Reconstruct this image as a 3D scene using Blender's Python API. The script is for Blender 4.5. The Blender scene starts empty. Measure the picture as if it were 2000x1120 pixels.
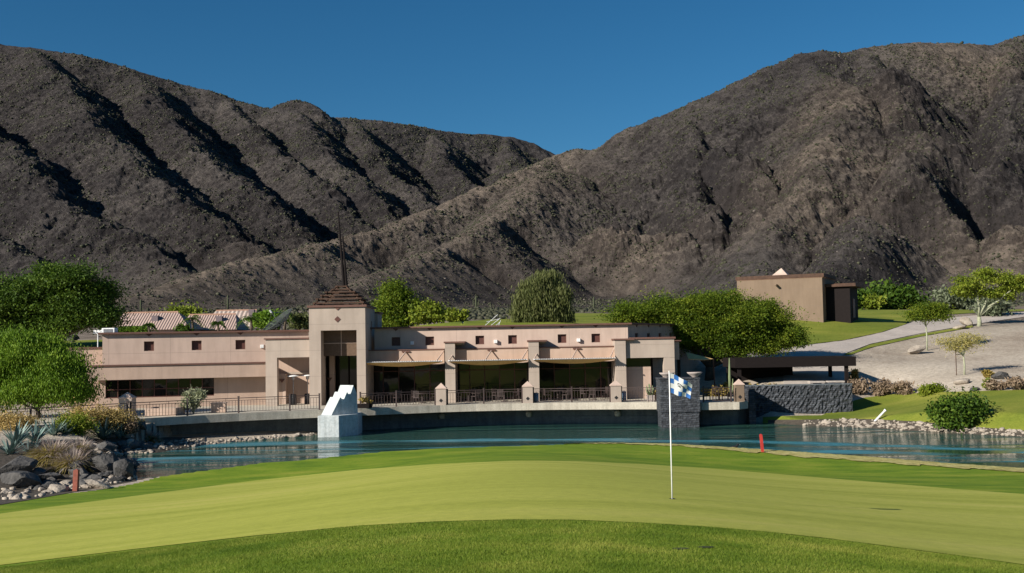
import bpy, math, random
import numpy as np
from mathutils import Vector, Matrix
C = bpy.context.scene
COL = C.collection
R = math.radians
rng = np.random.default_rng(7)
random.seed(7)

# ------------------------------------------------------------ camera, world, sun, exposure
FPX = 2100.0                      # focal length in pixels of the 2000 px wide photograph
CAMZ = 6.0                        # metres above the pond
PITCH, ROLL = R(3.0), R(-1.0)
cam_d = bpy.data.cameras.new('camera')
cam_d.sensor_width = 36.0
cam_d.lens = 36.0 * FPX / 2000.0
cam_d.clip_start = 0.1
cam_d.clip_end = 6000
cam = bpy.data.objects.new('camera', cam_d)
COL.objects.link(cam)
CM = Matrix.Rotation(math.pi / 2 + PITCH, 4, 'X') @ Matrix.Rotation(ROLL, 4, 'Z')
cam.matrix_world = Matrix.Translation((0, 0, CAMZ)) @ CM
C.camera = cam
C.render.resolution_x, C.render.resolution_y = 1024, 573

SUNV = Vector((-1.0, -0.70, 0.58)).normalized()      # towards the sun
SUN_EL = math.asin(SUNV.z)
sun_d = bpy.data.lights.new('sun', 'SUN')
sun_d.energy = 5.0
sun_d.angle = R(0.5)
sun_d.color = (1.0, 0.92, 0.80)
sun = bpy.data.objects.new('sun', sun_d)
COL.objects.link(sun)
sun.rotation_euler = SUNV.to_track_quat('Z', 'Y').to_euler()

w = bpy.data.worlds.new('World')
C.world = w
w.use_nodes = True
nt = w.node_tree
for n in list(nt.nodes): nt.nodes.remove(n)
sky = nt.nodes.new('ShaderNodeTexSky')
sky.sky_type = 'NISHITA'
sky.sun_disc = False
sky.sun_elevation = SUN_EL
sky.sun_rotation = math.atan2(SUNV.x, SUNV.y)
sky.altitude = 400
sky.air_density = 0.9
sky.dust_density = 0.2
sky.ozone_density = 3.0
hs = nt.nodes.new('ShaderNodeHueSaturation')
hs.inputs['Saturation'].default_value = 1.25
hs.inputs['Hue'].default_value = 0.488
gm = nt.nodes.new('ShaderNodeMix'); gm.data_type = 'RGBA'; gm.blend_type = 'MULTIPLY'
gm.inputs[0].default_value = 1.0
gm.inputs[7].default_value = (0.62, 0.86, 1.0, 1)
bg = nt.nodes.new('ShaderNodeBackground')
bg.inputs['Strength'].default_value = 0.05
wo = nt.nodes.new('ShaderNodeOutputWorld')
nt.links.new(sky.outputs[0], hs.inputs['Color'])
nt.links.new(hs.outputs[0], gm.inputs[6])
nt.links.new(gm.outputs[2], bg.inputs['Color'])
nt.links.new(bg.outputs[0], wo.inputs[0])
C.view_settings.view_transform = 'Standard'
C.view_settings.look = 'None'
C.view_settings.exposure = 0.62
C.view_settings.gamma = 1.0

# ------------------------------------------------------------ measuring helpers
CM3 = np.array(CM.to_3x3())
def ray(px, py):
    v = np.array([(px - 1000.0) / FPX, -(py - 560.0) / FPX, -1.0])
    return CM3 @ v
def P(px, py, d):
    """point seen at pixel (px,py) that stands d metres in front of the camera"""
    r = ray(px, py); s = d / r[1]
    return np.array([r[0] * s, d, CAMZ + r[2] * s])
def PZ(px, py, z):
    """point on the horizontal plane z seen at pixel"""
    r = ray(px, py); s = (z - CAMZ) / r[2]
    return np.array([r[0] * s, r[1] * s, z])
def HY(px):                      # image row of the horizon
    return 670 - 0.0175 * (px - 1000)

# ------------------------------------------------------------ numpy noise
_perm = rng.permutation(512)
_ga = rng.uniform(0, 2 * np.pi, 512)
_gx, _gy = np.cos(_ga), np.sin(_ga)
def perlin(x, y):
    xi = np.floor(x).astype(np.int64); yi = np.floor(y).astype(np.int64)
    xf = x - xi; yf = y - yi
    u = xf * xf * xf * (xf * (xf * 6 - 15) + 10); v = yf * yf * yf * (yf * (yf * 6 - 15) + 10)
    def g(ix, iy, dx, dy):
        h = _perm[(_perm[ix & 511] + iy) & 511]
        return _gx[h] * dx + _gy[h] * dy
    a = g(xi, yi, xf, yf); b = g(xi + 1, yi, xf - 1, yf)
    c = g(xi, yi + 1, xf, yf - 1); d = g(xi + 1, yi + 1, xf - 1, yf - 1)
    return (a + (b - a) * u) * (1 - v) + (c + (d - c) * u) * v
def fbm(x, y, o=4, g=0.5):
    s = 0; a = 1
    for i in range(o):
        s = s + a * perlin(x + 17.3 * i, y - 9.1 * i); x = x * 2.03; y = y * 2.03; a *= g
    return s
def ridged(x, y, o=4, g=0.5):
    s = 0; a = 1
    for i in range(o):
        s = s + a * (0.5 - np.abs(perlin(x + 31.7 * i, y + 5.3 * i)) * 1.6); x = x * 2.1; y = y * 2.1; a *= g
    return s

def seg_dist(X, Y, p, q):
    dx, dy = q[0] - p[0], q[1] - p[1]
    t = np.clip(((X - p[0]) * dx + (Y - p[1]) * dy) / (dx * dx + dy * dy + 1e-9), 0, 1)
    return np.hypot(X - p[0] - t * dx, Y - p[1] - t * dy), t
def poly_sdist(X, Y, poly):
    """signed distance, negative inside"""
    D = np.full(X.shape, 1e9); ins = np.zeros(X.shape, bool)
    n = len(poly)
    for i in range(n):
        p, q = poly[i], poly[(i + 1) % n]
        D = np.minimum(D, seg_dist(X, Y, p, q)[0])
        c = ((p[1] > Y) != (q[1] > Y)) & (X < (q[0] - p[0]) * (Y - p[1]) / (q[1] - p[1] + 1e-12) + p[0])
        ins ^= c
    return np.where(ins, -D, D)

# ------------------------------------------------------------ deck edge and pond outline
DECKZ = 1.66
_dpx = [-200, 0, 150, 266, 400, 467, 566, 640, 700, 780, 860, 930, 1000, 1080, 1150, 1230, 1300, 1340]
_dd = [57.0, 61.5, 64.8, 67.4, 70.2, 71.3, 72.7, 73.6, 74.5, 75.7, 76.8, 77.3, 77.5, 77.4, 77.0, 76.4, 75.8, 75.4]
def edge_d(px): return float(np.interp(px, _dpx, _dd))
def deck_pt(px, off=0.0):
    """point of the deck's front edge at a pixel column, off metres back from the edge"""
    d = edge_d(px) + off
    r = ray(px, 790); return (r[0] / r[1] * d, d)
near_shore = [(270, 942), (350, 932), (430, 923), (500, 915), (600, 909), (675, 903), (750, 897), (850, 893), (1000, 888),
              (1080, 884), (1130, 881), (1200, 879), (1310, 878), (1400, 881), (1480, 884), (1600, 890), (1700, 896),
              (1800, 904), (1900, 912), (2000, 919), (2200, 938), (2500, 968)]
far_right = [(2500, 895), (2200, 868), (2000, 853), (1900, 848), (1800, 842), (1700, 836), (1570, 831)]
left_bank = [(610, 851), (500, 859), (400, 869), (300, 885), (225, 886), (250, 897), (262, 915)]
pond = [tuple(PZ(x, y, 0)[:2]) for x, y in near_shore] + [tuple(PZ(x, y, 0)[:2]) for x, y in far_right]
pond += [deck_pt(1470, 2.6)]
pond += [deck_pt(x, 2.7) for x in (1340, 1230, 1150, 1080, 1000, 930, 860, 780, 700, 640)]
pond += [tuple(PZ(x, y, 0)[:2]) for x, y in left_bank]

# ------------------------------------------------------------ terrain height
def g_near(x, y):
    return CAMZ - 1.30 - 0.0645 * y - 0.00024 * y * np.abs(y) - 1.4 * x * x / (x * x + 64.0)
ctl = []
for y in (-20, -8, 0, 6, 12, 18, 25, 32, 40, 47):
    for x in (-30, -20, -12, -6, -2, 2, 6, 12, 20, 30):
        if abs(x) < 12 + y * 0.5:
            ctl.append((x, y, max(0.12, float(g_near(np.float64(x), np.float64(y))))))
cp = [  # px, py, depth
    (870, 640, 100), (950, 625, 125), (1110, 612, 150), (1190, 613, 150), (1000, 634, 108), (1100, 640, 100), (1250, 625, 130),
    (800, 640, 112), (740, 640, 120), (1350, 622, 125), (1450, 621, 122), (1600, 620, 122), (1520, 668, 108), (1500, 712, 95), (1400, 700, 100), (1340, 690, 100),
    (1600, 672, 104), (1700, 655, 112), (1770, 630, 128), (1650, 620, 130), (1650, 606, 150), (1780, 606, 155), (1560, 640, 115),
    (1570, 690, 98), (1650, 690, 99), (1680, 722, 91), (1800, 700, 97), (1900, 690, 98), (2000, 690, 95), (2000, 640, 112),
    (1900, 652, 110), (1800, 745, 84), (1950, 745, 80), (2150, 740, 78), (2150, 640, 110), (1700, 803, 77.5), (1700, 790, 81.5), (1700, 771, 86), (1760, 798, 77.5),
    (1850, 795, 71), (1850, 768, 79), (2000, 800, 67), (2000, 765, 74), (2200, 800, 64), (1640, 815, 77), (1580, 815, 77.5),
    (1930, 615, 130), (1860, 612, 135), (2000, 608, 138), (2200, 600, 140), (1560, 747, 85), (1640, 747, 85), (1480, 745, 86),

    (1700, 600, 190), (1400, 604, 190), (1000, 606, 200), (1200, 604, 200), (2000, 590, 190), (700, 612, 170), (500, 622, 170),
    (400, 640, 150), (300, 655, 140), (200, 662, 125), (100, 672, 110), (0, 676, 105), (-200, 670, 110), (150, 680, 100),
    (300, 605, 200), (0, 610, 200), (-300, 600, 200), (2400, 580, 200),
    (0, 826, 64), (100, 826, 65), (200, 826, 66), (0, 870, 56), (100, 870, 57), (180, 868, 59), (0, 915, 50), (100, 915, 50.5),
    (200, 895, 54), (0, 955, 46), (120, 950, 47), (-200, 900, 50), (-250, 830, 58), (-300, 960, 44)]
for a in cp: ctl.append(tuple(P(*a)))
for px in (-100, 60, 180, 300, 450, 600, 750, 900, 1050, 1200, 1320):
    for off, z in ((2.5, 1.35), (7, 1.4), (14, 1.45)):
        q = deck_pt(px, off); ctl.append((q[0], q[1], z))
for a in ((0, -60, 6.5), (60, -60, 8), (-60, -60, 6), (0, -120, 13), (90, -120, 14), (-90, -100, 9), (0, -200, 34), (150, -180, 34),
          (-150, -160, 16), (100, 0, 6), (-100, 0, 3), (100, 60, 5), (-80, 60, 2.2), (-150, 60, 4), (160, 80, 9), (0, -300, 46),
          (0, 400, 26), (200, 350, 30), (-200, 350, 30), (300, 0, 14), (-300, 0, 14), (-300, -200, 20), (300, -250, 40),
          (-250, 250, 22), (250, 220, 20)):
    ctl.append(a)
ctl = np.array(ctl)
def _kern(r): return -r
n_ = len(ctl)
A = np.zeros((n_ + 3, n_ + 3))
D_ = np.hypot(ctl[:, None, 0] - ctl[None, :, 0], ctl[:, None, 1] - ctl[None, :, 1])
A[:n_, :n_] = _kern(np.sqrt(D_ ** 2 + 9)) + np.eye(n_) * 0.4
A[:n_, n_] = 1; A[:n_, n_ + 1:] = ctl[:, :2]; A[n_, :n_] = 1; A[n_ + 1:, :n_] = ctl[:, :2].T
sol = np.linalg.solve(A, np.concatenate([ctl[:, 2], np.zeros(3)]))
def T(x, y):
    x = np.atleast_1d(np.asarray(x, float)); y = np.atleast_1d(np.asarray(y, float))
    sh = x.shape; x = x.ravel(); y = y.ravel(); out = np.empty(x.shape)
    for i in range(0, len(x), 20000):
        a, b = x[i:i + 20000], y[i:i + 20000]
        r = np.hypot(a[:, None] - ctl[None, :, 0], b[:, None] - ctl[None, :, 1])
        out[i:i + 20000] = _kern(np.sqrt(r * r + 9)) @ sol[:n_] + sol[n_] + a * sol[n_ + 1] + b * sol[n_ + 2]
    wn = np.clip((47 - y) / 12, 0, 1) * np.clip((60 + y * .3 - np.abs(x)) / 20, 0, 1) * np.clip((y + 30) / 20, 0, 1)
    wn = wn * wn * (3 - 2 * wn)
    out = g_near(x, y) * wn + out * (1 - wn)
    sd = poly_sdist(x, y, pond)
    land = np.maximum(out, 0.05)
    flat = (x > -22.6) & (x < -9) & (y > 60) & (y < 76.5)
    land = np.minimum(land, 0.03 + np.where(flat, .07, 0.55) * np.maximum(sd, 0))
    land = land + np.where((y > 78) & (x > 20), 0.05 * fbm(x * .35, y * .35, 3), 0)
    wat = -np.minimum(1.4, 0.4 * -sd)
    return np.where(sd > 0, land, wat).reshape(sh)
def T1(x, y): return float(T(x, y)[0])
def G(px, py, d0=8, d1=230):
    """where the view ray through a pixel meets the terrain"""
    r = ray(px, py); ds = np.concatenate([np.arange(d0, 110, .25), np.arange(110, d1, 1.0)])
    X = r[0] / r[1] * ds; Z = CAMZ + r[2] / r[1] * ds
    h = T(X, ds); k = np.nonzero(Z <= h)[0]
    if len(k) == 0: i = len(ds) - 1; return np.array([X[i], ds[i], h[i]])
    i = k[0]
    if i == 0: return np.array([X[0], ds[0], h[0]])
    a = Z[i - 1] - h[i - 1]; b = h[i] - Z[i]; t = a / (a + b + 1e-9)
    d = ds[i - 1] + t * (ds[i] - ds[i - 1]); x = r[0] / r[1] * d
    return np.array([x, d, T1(x, d)])
def on_ground(px, d):
    r = ray(px, 700); x = r[0] / r[1] * d
    return np.array([x, d, T1(x, d)])

# ------------------------------------------------------------ objects helpers
ORG = {}
def tag(o, label=None, cat=None, group=None, kind=None):
    if label: o['label'] = label
    if cat: o['category'] = cat
    if group: o['group'] = group
    if kind: o['kind'] = kind
    return o
def thing(name, label, cat, loc, group=None):
    o = bpy.data.objects.new(name, None); COL.objects.link(o)
    o.location = tuple(loc); o.empty_display_size = .2
    ORG[o.name] = np.array(loc, float)
    return tag(o, label, cat, group)
def link_mesh(name, V, Fc, mat, parent=None, smooth=False, org=None):
    V = np.asarray(V, float)
    if parent is not None: org = ORG[parent.name]
    elif org is None: org = np.zeros(3)
    org = np.asarray(org, float)
    me = bpy.data.meshes.new(name)
    me.from_pydata((V - org).tolist(), [], Fc if isinstance(Fc, list) else Fc.tolist())
    mats = mat if isinstance(mat, list) else [mat]
    for m in mats: me.materials.append(m)
    if smooth: me.polygons.foreach_set('use_smooth', np.ones(len(me.polygons), bool))
    me.update()
    o = bpy.data.objects.new(name, me); COL.objects.link(o)
    if parent is not None: o.parent = parent
    else: o.location = tuple(org)
    ORG[o.name] = org
    return o
def fast_mesh(name, V, Fq, mat, parent=None, smooth=False, attr=None, org=None):
    """big meshes of equal faces (n,3) or (n,4)"""
    V = np.asarray(V, np.float32)
    if parent is not None: org = ORG[parent.name]
    elif org is None: org = np.zeros(3)
    V = (V - np.asarray(org)).astype(np.float32)
    Fq = np.asarray(Fq, np.int32); n, k = Fq.shape
    me = bpy.data.meshes.new(name)
    me.vertices.add(len(V)); me.vertices.foreach_set('co', V.ravel())
    me.loops.add(n * k); me.loops.foreach_set('vertex_index', Fq.ravel())
    me.polygons.add(n); me.polygons.foreach_set('loop_start', np.arange(0, n * k, k, dtype=np.int32))
    me.polygons.foreach_set('loop_total', np.full(n, k, np.int32))
    if smooth: me.polygons.foreach_set('use_smooth', np.ones(n, bool))
    me.materials.append(mat)
    me.update(calc_edges=True)
    if attr is not None:
        for an, av in attr.items():
            a = me.attributes.new(an, 'FLOAT', 'POINT'); a.data.foreach_set('value', np.asarray(av, np.float32))
    o = bpy.data.objects.new(name, me); COL.objects.link(o)
    if parent is not None: o.parent = parent
    else: o.location = tuple(org)
    ORG[o.name] = np.asarray(org, float)
    return o
class Fr:
    """building frame: u along the facade, v away from the camera, z up"""
    def __init__(s, x, y, th=0):
        s.o = np.array([x, y]); c, n = math.cos(th), math.sin(th)
        s.U = np.array([c, n]); s.V = np.array([-n, c])
    def w(s, u, v, z):
        q = s.o + s.U * u + s.V * v; return (q[0], q[1], z)
    def hit(s, px, py, v=0):
        r = ray(px, py); o = s.o + s.V * v
        k = (o @ s.V) / (r[:2] @ s.V); q = r[:2] * k
        return float((q - o) @ s.U), float(CAMZ + r[2] * k)
    def u(s, px, v=0, py=720): return s.hit(px, py, v)[0]
    def z(s, px, py, v=0): return s.hit(px, py, v)[1]
W0 = Fr(0, 0, 0)
class MB:
    def __init__(s, fr=None): s.v = []; s.f = []; s.fr = fr or W0
    def add(s, vs, fs):
        n = len(s.v); s.v += [tuple(map(float, q)) for q in vs]; s.f += [tuple(i + n for i in f) for f in fs]; return s
    def box(s, u0, u1, v0, v1, z0, z1):
        w = s.fr.w
        vs = [w(u0, v0, z0), w(u1, v0, z0), w(u1, v1, z0), w(u0, v1, z0), w(u0, v0, z1), w(u1, v0, z1), w(u1, v1, z1), w(u0, v1, z1)]
        return s.add(vs, [(3, 2, 1, 0), (4, 5, 6, 7), (0, 1, 5, 4), (1, 2, 6, 5), (2, 3, 7, 6), (3, 0, 4, 7)])
    def prism(s, prof, v0, v1):
        """profile of (u,z) extruded from v0 to v1 (front to back)"""
        n = len(prof); w = s.fr.w
        vs = [w(u, v0, z) for u, z in prof] + [w(u, v1, z) for u, z in prof]
        fs = [tuple(range(n)), tuple(range(2 * n - 1, n - 1, -1))] + [((i + 1) % n, i, n + i, n + (i + 1) % n) for i in range(n)]
        return s.add(vs, fs)
    def plan(s, pts, z0, z1):
        """plan polygon (x,y) world, extruded in z"""
        n = len(pts)
        vs = [(p[0], p[1], z0) for p in pts] + [(p[0], p[1], z1) for p in pts]
        fs = [tuple(range(n - 1, -1, -1)), tuple(range(n, 2 * n))] + [(i, (i + 1) % n, n + (i + 1) % n, n + i) for i in range(n)]
        return s.add(vs, fs)
    def tube(s, p, q, r0, r1=None, n=8):
        r1 = r0 if r1 is None else r1
        p, q = Vector(p), Vector(q); d = (q - p)
        if d.length < 1e-6: return s
        d.normalize(); a = d.orthogonal().normalized(); b = d.cross(a)
        vs = []
        for c, r in ((p, r0), (q, r1)):
            for i in range(n):
                t = 2 * math.pi * i / n; vs.append(c + a * (r * math.cos(t)) + b * (r * math.sin(t)))
        fs = [(i, (i + 1) % n, n + (i + 1) % n, n + i) for i in range(n)] + [tuple(range(n - 1, -1, -1)), tuple(range(n, 2 * n))]
        return s.add(vs, fs)
    def path(s, pts, rs, n=7):
        """bent tapering limb"""
        pts = [Vector(p) for p in pts]; base = len(s.v); m = len(pts)
        d0 = (pts[1] - pts[0]).normalized(); a = d0.orthogonal().normalized(); vs = []
        for k, p in enumerate(pts):
            d = (pts[min(k + 1, m - 1)] - pts[max(k - 1, 0)]).normalized()
            a = (a - d * a.dot(d)).normalized(); b = d.cross(a)
            for i in range(n):
                t = 2 * math.pi * i / n; vs.append(p + a * (rs[k] * math.cos(t)) + b * (rs[k] * math.sin(t)))
        fs = []
        for k in range(m - 1):
            for i in range(n):
                j = (i + 1) % n; fs.append((k * n + i, k * n + j, (k + 1) * n + j, (k + 1) * n + i))
        fs += [tuple(range(n - 1, -1, -1)), tuple(range((m - 1) * n, m * n))]
        return s.add(vs, fs)
    def lathe(s, c, prof, n=14):
        vs = []; m = len(prof)
        for r, z in prof:
            for i in range(n):
                t = 2 * math.pi * i / n; vs.append((c[0] + r * math.cos(t), c[1] + r * math.sin(t), c[2] + z))
        fs = [(k * n + i, k * n + (i + 1) % n, (k + 1) * n + (i + 1) % n, (k + 1) * n + i) for k in range(m - 1) for i in range(n)]
        fs += [tuple(range(n - 1, -1, -1)), tuple(range((m - 1) * n, m * n))]
        return s.add(vs, fs)
    def build(s, name, mat, parent=None, smooth=False, org=None, bevel=0):
        o = link_mesh(name, s.v, s.f, mat, parent, smooth, org)
        if bevel:
            b = o.modifiers.new('bevel', 'BEVEL'); b.width = bevel; b.segments = 2; b.limit_method = 'ANGLE'
        return o

# ------------------------------------------------------------ materials
def new_mat(name):
    m = bpy.data.materials.new(name); m.use_nodes = True
    b = m.node_tree.nodes['Principled BSDF']; return m, m.node_tree, b
def nd(t, kind, **kw):
    n = t.nodes.new(kind)
    for k, v in kw.items(): setattr(n, k, v)
    return n
def ramp(t, fac, stops):
    r = nd(t, 'ShaderNodeValToRGB')
    while len(r.color_ramp.elements) > 1: r.color_ramp.elements.remove(r.color_ramp.elements[0])
    r.color_ramp.elements[0].position = stops[0][0]; r.color_ramp.elements[0].color = (*stops[0][1], 1)
    for p, c in stops[1:]:
        e = r.color_ramp.elements.new(p); e.color = (*c, 1)
    t.links.new(fac, r.inputs[0]); return r.outputs[0]
def coords(t, scale=(1, 1, 1), rot=(0, 0, 0), world=True):
    if world:
        g = nd(t, 'ShaderNodeNewGeometry'); src = g.outputs['Position']
    else:
        g = nd(t, 'ShaderNodeTexCoord'); src = g.outputs['Object']
    m = nd(t, 'ShaderNodeMapping'); m.inputs['Scale'].default_value = scale; m.inputs['Rotation'].default_value = rot
    t.links.new(src, m.inputs[0]); return m.outputs[0]
def noise(t, co, scale, detail=4, rough=.55):
    n = nd(t, 'ShaderNodeTexNoise'); n.inputs['Scale'].default_value = scale; n.inputs['Detail'].default_value = detail
    n.inputs['Roughness'].default_value = rough; t.links.new(co, n.inputs['Vector']); return n.outputs['Fac']
def mix(t, fac, a, b, mode='MIX'):
    m = nd(t, 'ShaderNodeMix'); m.data_type = 'RGBA'; m.blend_type = mode
    for s, v in ((0, fac), (6, a), (7, b)):
        if isinstance(v, (int, float)): m.inputs[s].default_value = v
        elif isinstance(v, tuple): m.inputs[s].default_value = (*v, 1)
        else: t.links.new(v, m.inputs[s])
    return m.outputs[2]
def bump(t, b, h, strength=.4, dist=.05, prev=None):
    n = nd(t, 'ShaderNodeBump'); n.inputs['Strength'].default_value = strength; n.inputs['Distance'].default_value = dist
    t.links.new(h, n.inputs['Height'])
    if prev is not None: t.links.new(prev, n.inputs['Normal'])
    if b is not None: t.links.new(n.outputs[0], b.inputs['Normal'])
    return n.outputs[0]
def mottled(name, c0, c1, scale=1.0, rough=.85, bs=.3, bd=.02, fine=12, spec=.3, streak=False):
    m, t, b = new_mat(name); co = coords(t)
    n1 = noise(t, co, scale, 5); col = ramp(t, n1, [(.3, c0), (.7, c1)])
    n2 = noise(t, co, fine, 4)
    col = mix(t, .35, col, ramp(t, n2, [(.25, tuple(.55 * v for v in c0)), (.75, tuple(min(1, 1.25 * v) for v in c1))]))
    if streak:
        s = noise(t, coords(t, (3.0, 3.0, .25)), 1.2, 4)
        col = mix(t, .5, col, mix(t, 1.0, col, ramp(t, s, [(.35, (.62, .6, .58)), (.6, (1, 1, 1))]), 'MULTIPLY'))
    t.links.new(col, b.inputs['Base Color']); b.inputs['Roughness'].default_value = rough
    b.inputs['Specular IOR Level'].default_value = spec
    bump(t, b, n2, bs, bd); return m
def plain(name, c, rough=.6, metal=0, spec=.4):
    m, t, b = new_mat(name); co = coords(t)
    n = noise(t, co, 6, 4)
    t.links.new(ramp(t, n, [(.3, tuple(.82 * v for v in c)), (.7, tuple(min(1, 1.1 * v) for v in c))]), b.inputs['Base Color'])
    b.inputs['Roughness'].default_value = rough; b.inputs['Metallic'].default_value = metal
    b.inputs['Specular IOR Level'].default_value = spec; return m
def leaf_mat(name, dark, mid, light, trans=.35):
    m, t, b = new_mat(name)
    a = nd(t, 'ShaderNodeAttribute', attribute_name='tint')
    col = ramp(t, a.outputs['Fac'], [(0, dark), (.5, mid), (1, light)])
    t.links.new(col, b.inputs['Base Color']); b.inputs['Roughness'].default_value = .6
    b.inputs['Specular IOR Level'].default_value = .2
    tr = nd(t, 'ShaderNodeBsdfTranslucent'); t.links.new(col, tr.inputs[0])
    mx = nd(t, 'ShaderNodeMixShader'); mx.inputs[0].default_value = trans
    t.links.new(b.outputs[0], mx.inputs[1]); t.links.new(tr.outputs[0], mx.inputs[2])
    t.links.new(mx.outputs[0], t.nodes['Material Output'].inputs[0]); return m

def stucco(name, c):
    m, t, b = new_mat(name); co = coords(t)
    n1 = noise(t, co, .5, 5, .6); n2 = noise(t, coords(t, (1.5, 1.5, .22)), 1.6, 5, .6); n3 = noise(t, co, 45, 3)
    col = mix(t, .40, c, mix(t, 1.0, c, ramp(t, n1, [(.3, (.72, .70, .70)), (.7, (1.12, 1.1, 1.08))]), 'MULTIPLY'))
    col = mix(t, .28, col, mix(t, 1.0, col, ramp(t, n2, [(.33, (.66, .64, .62)), (.62, (1.05, 1.05, 1.05))]), 'MULTIPLY'))
    # control joints every few metres
    s = nd(t, 'ShaderNodeSeparateXYZ'); t.links.new(co, s.inputs[0])
    j = None
    for ax, per in (('Z', 1.9), ('X', 4.3)):
        md = nd(t, 'ShaderNodeMath', operation='PINGPONG'); md.inputs[1].default_value = per / 2
        t.links.new(s.outputs[ax], md.inputs[0])
        ls = nd(t, 'ShaderNodeMath', operation='LESS_THAN'); ls.inputs[1].default_value = .013
        t.links.new(md.outputs[0], ls.inputs[0])
        if j is None: j = ls.outputs[0]
        else:
            mx = nd(t, 'ShaderNodeMath', operation='MAXIMUM'); t.links.new(j, mx.inputs[0]); t.links.new(ls.outputs[0], mx.inputs[1]); j = mx.outputs[0]
    h = nd(t, 'ShaderNodeMath', operation='MULTIPLY'); h.inputs[1].default_value = .45; t.links.new(j, h.inputs[0])
    col = mix(t, h.outputs[0], col, (.16, .13, .12))
    t.links.new(col, b.inputs['Base Color']); b.inputs['Roughness'].default_value = .93; b.inputs['Specular IOR Level'].default_value = .15
    bump(t, b, n3, .35, .01); return m
M = {}
M['stucco'] = stucco('stucco_beige', (.52, .405, .345))
M['stucco_pink'] = stucco('stucco_pink', (.47, .355, .29))
M['stucco_grey'] = stucco('stucco_greyish', (.41, .345, .295))
M['stucco_blockhouse'] = stucco('stucco_brown', (.20, .15, .11))
M['coping'] = plain('brown_coping', (.13, .065, .05), .7)
M['brown_panel'] = plain('brown_shutter', (.10, .04, .032), .6)
M['iron'] = plain('brown_iron', (.060, .042, .040), .5)
M['rust'] = mottled('rusty_timber', (.035, .020, .015), (.10, .055, .036), 2, .8)
M['dark_timber'] = plain('dark_timber', (.014, .011, .011), .8, spec=.1)
M['concrete'] = mottled('deck_concrete', (.40, .37, .31), (.56, .52, .44), 1.2, .9, streak=True)
M['wall_concrete'] = mottled('wet_concrete', (.09, .11, .13), (.18, .20, .21), 1.5, .8, streak=True)
M['white_paint'] = mottled('white_painted_concrete', (.42, .48, .50), (.62, .66, .67), 2.5, .8, .5, .03, 7, streak=True)
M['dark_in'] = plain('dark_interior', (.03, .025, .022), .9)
M['interior'] = plain('interior_wall', (.12, .08, .055), .9)
M['white'] = plain('white_plastic', (.75, .77, .78), .5)
M['tan_canvas'] = plain('tan_canvas', (.66, .43, .17), .9)
M['red'] = plain('red_paint', (.42, .035, .03), .6)
M['red_old'] = mottled('worn_red_paint', (.20, .07, .05), (.34, .10, .07), 8, .8)
M['black'] = plain('black', (.015, .015, .017), .6)
M['terracotta'] = mottled('terracotta', (.30, .17, .12), (.42, .26, .19), 4)
M['bowl'] = mottled('stone_bowl', (.33, .28, .26), (.48, .42, .39), 5)
M['path'] = mottled('path_concrete', (.36, .32, .29), (.47, .42, .38), .5, .9, .2, .01, 5)
M['bark'] = mottled('bark', (.05, .038, .028), (.11, .085, .06), 5, .95, .6, .03)
M['bark_pale'] = mottled('pale_green_bark', (.22, .24, .15), (.36, .37, .27), 4, .9)
M['steel'] = plain('grey_steel', (.30, .30, .32), .35, .8)
M['mesh_metal'] = plain('dark_mesh_metal', (.05, .06, .06), .6)

def glass_mat(name, tint=(.012, .012, .011), refl=.5):
    m, t, b = new_mat(name)
    b.inputs['Base Color'].default_value = (*tint, 1); b.inputs['Roughness'].default_value = .03
    b.inputs['Specular IOR Level'].default_value = refl; b.inputs['IOR'].default_value = 1.5
    n = noise(t, coords(t), .7, 2); bump(t, b, n, .10, .05); return m
M['glass'] = glass_mat('dark_glass', refl=.42)

def grass_mat(name, c0, c1, c2, streak=(.25, 2.2, 1), sc=.5, bs=.5, fine=60, bd=.02, rot=0.0):
    m, t, b = new_mat(name)
    co = coords(t)
    a = noise(t, coords(t, streak, (0, 0, rot)), sc, 5, .6)
    col = ramp(t, a, [(.3, c0), (.52, c1), (.75, c2)])
    f = noise(t, coords(t, (1, .45, 1)), fine, 3, .7)
    g = noise(t, co, 5, 5, .7)
    col = mix(t, .5, col, mix(t, 1.0, col, ramp(t, f, [(.3, (.55, .6, .5)), (.7, (1.35, 1.3, 1.3))]), 'MULTIPLY'))
    col = mix(t, .45, col, mix(t, 1.0, col, ramp(t, g, [(.3, (.62, .7, .6)), (.7, (1.2, 1.2, 1.1))]), 'MULTIPLY'))
    t.links.new(col, b.inputs['Base Color']); b.inputs['Roughness'].default_value = .9
    b.inputs['Specular IOR Level'].default_value = .15
    p = bump(t, None, f, bs, bd); bump(t, b, g, bs * .6, bd * 2, p); return m
M['fringe'] = grass_mat('fringe_grass', (.085, .16, .010), (.155, .23, .016), (.27, .29, .040), (.5, 1.0, 1), .7, .6, 26)
M['green'] = grass_mat('putting_green_grass', (.29, .315, .050), (.375, .385, .075), (.45, .425, .11), (.10, 1.3, 1), .5, .15, 90, .006)
M['lawn'] = grass_mat('lawn_grass', (.11, .15, .020), (.175, .20, .030), (.26, .25, .055), (.35, .8, 1), .35, .5, 12)
M['dry_grass'] = grass_mat('dry_edge_grass', (.30, .26, .09), (.42, .37, .15), (.52, .46, .24), (1, 1, 1), 1.5, .8, 14, .05)

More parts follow.
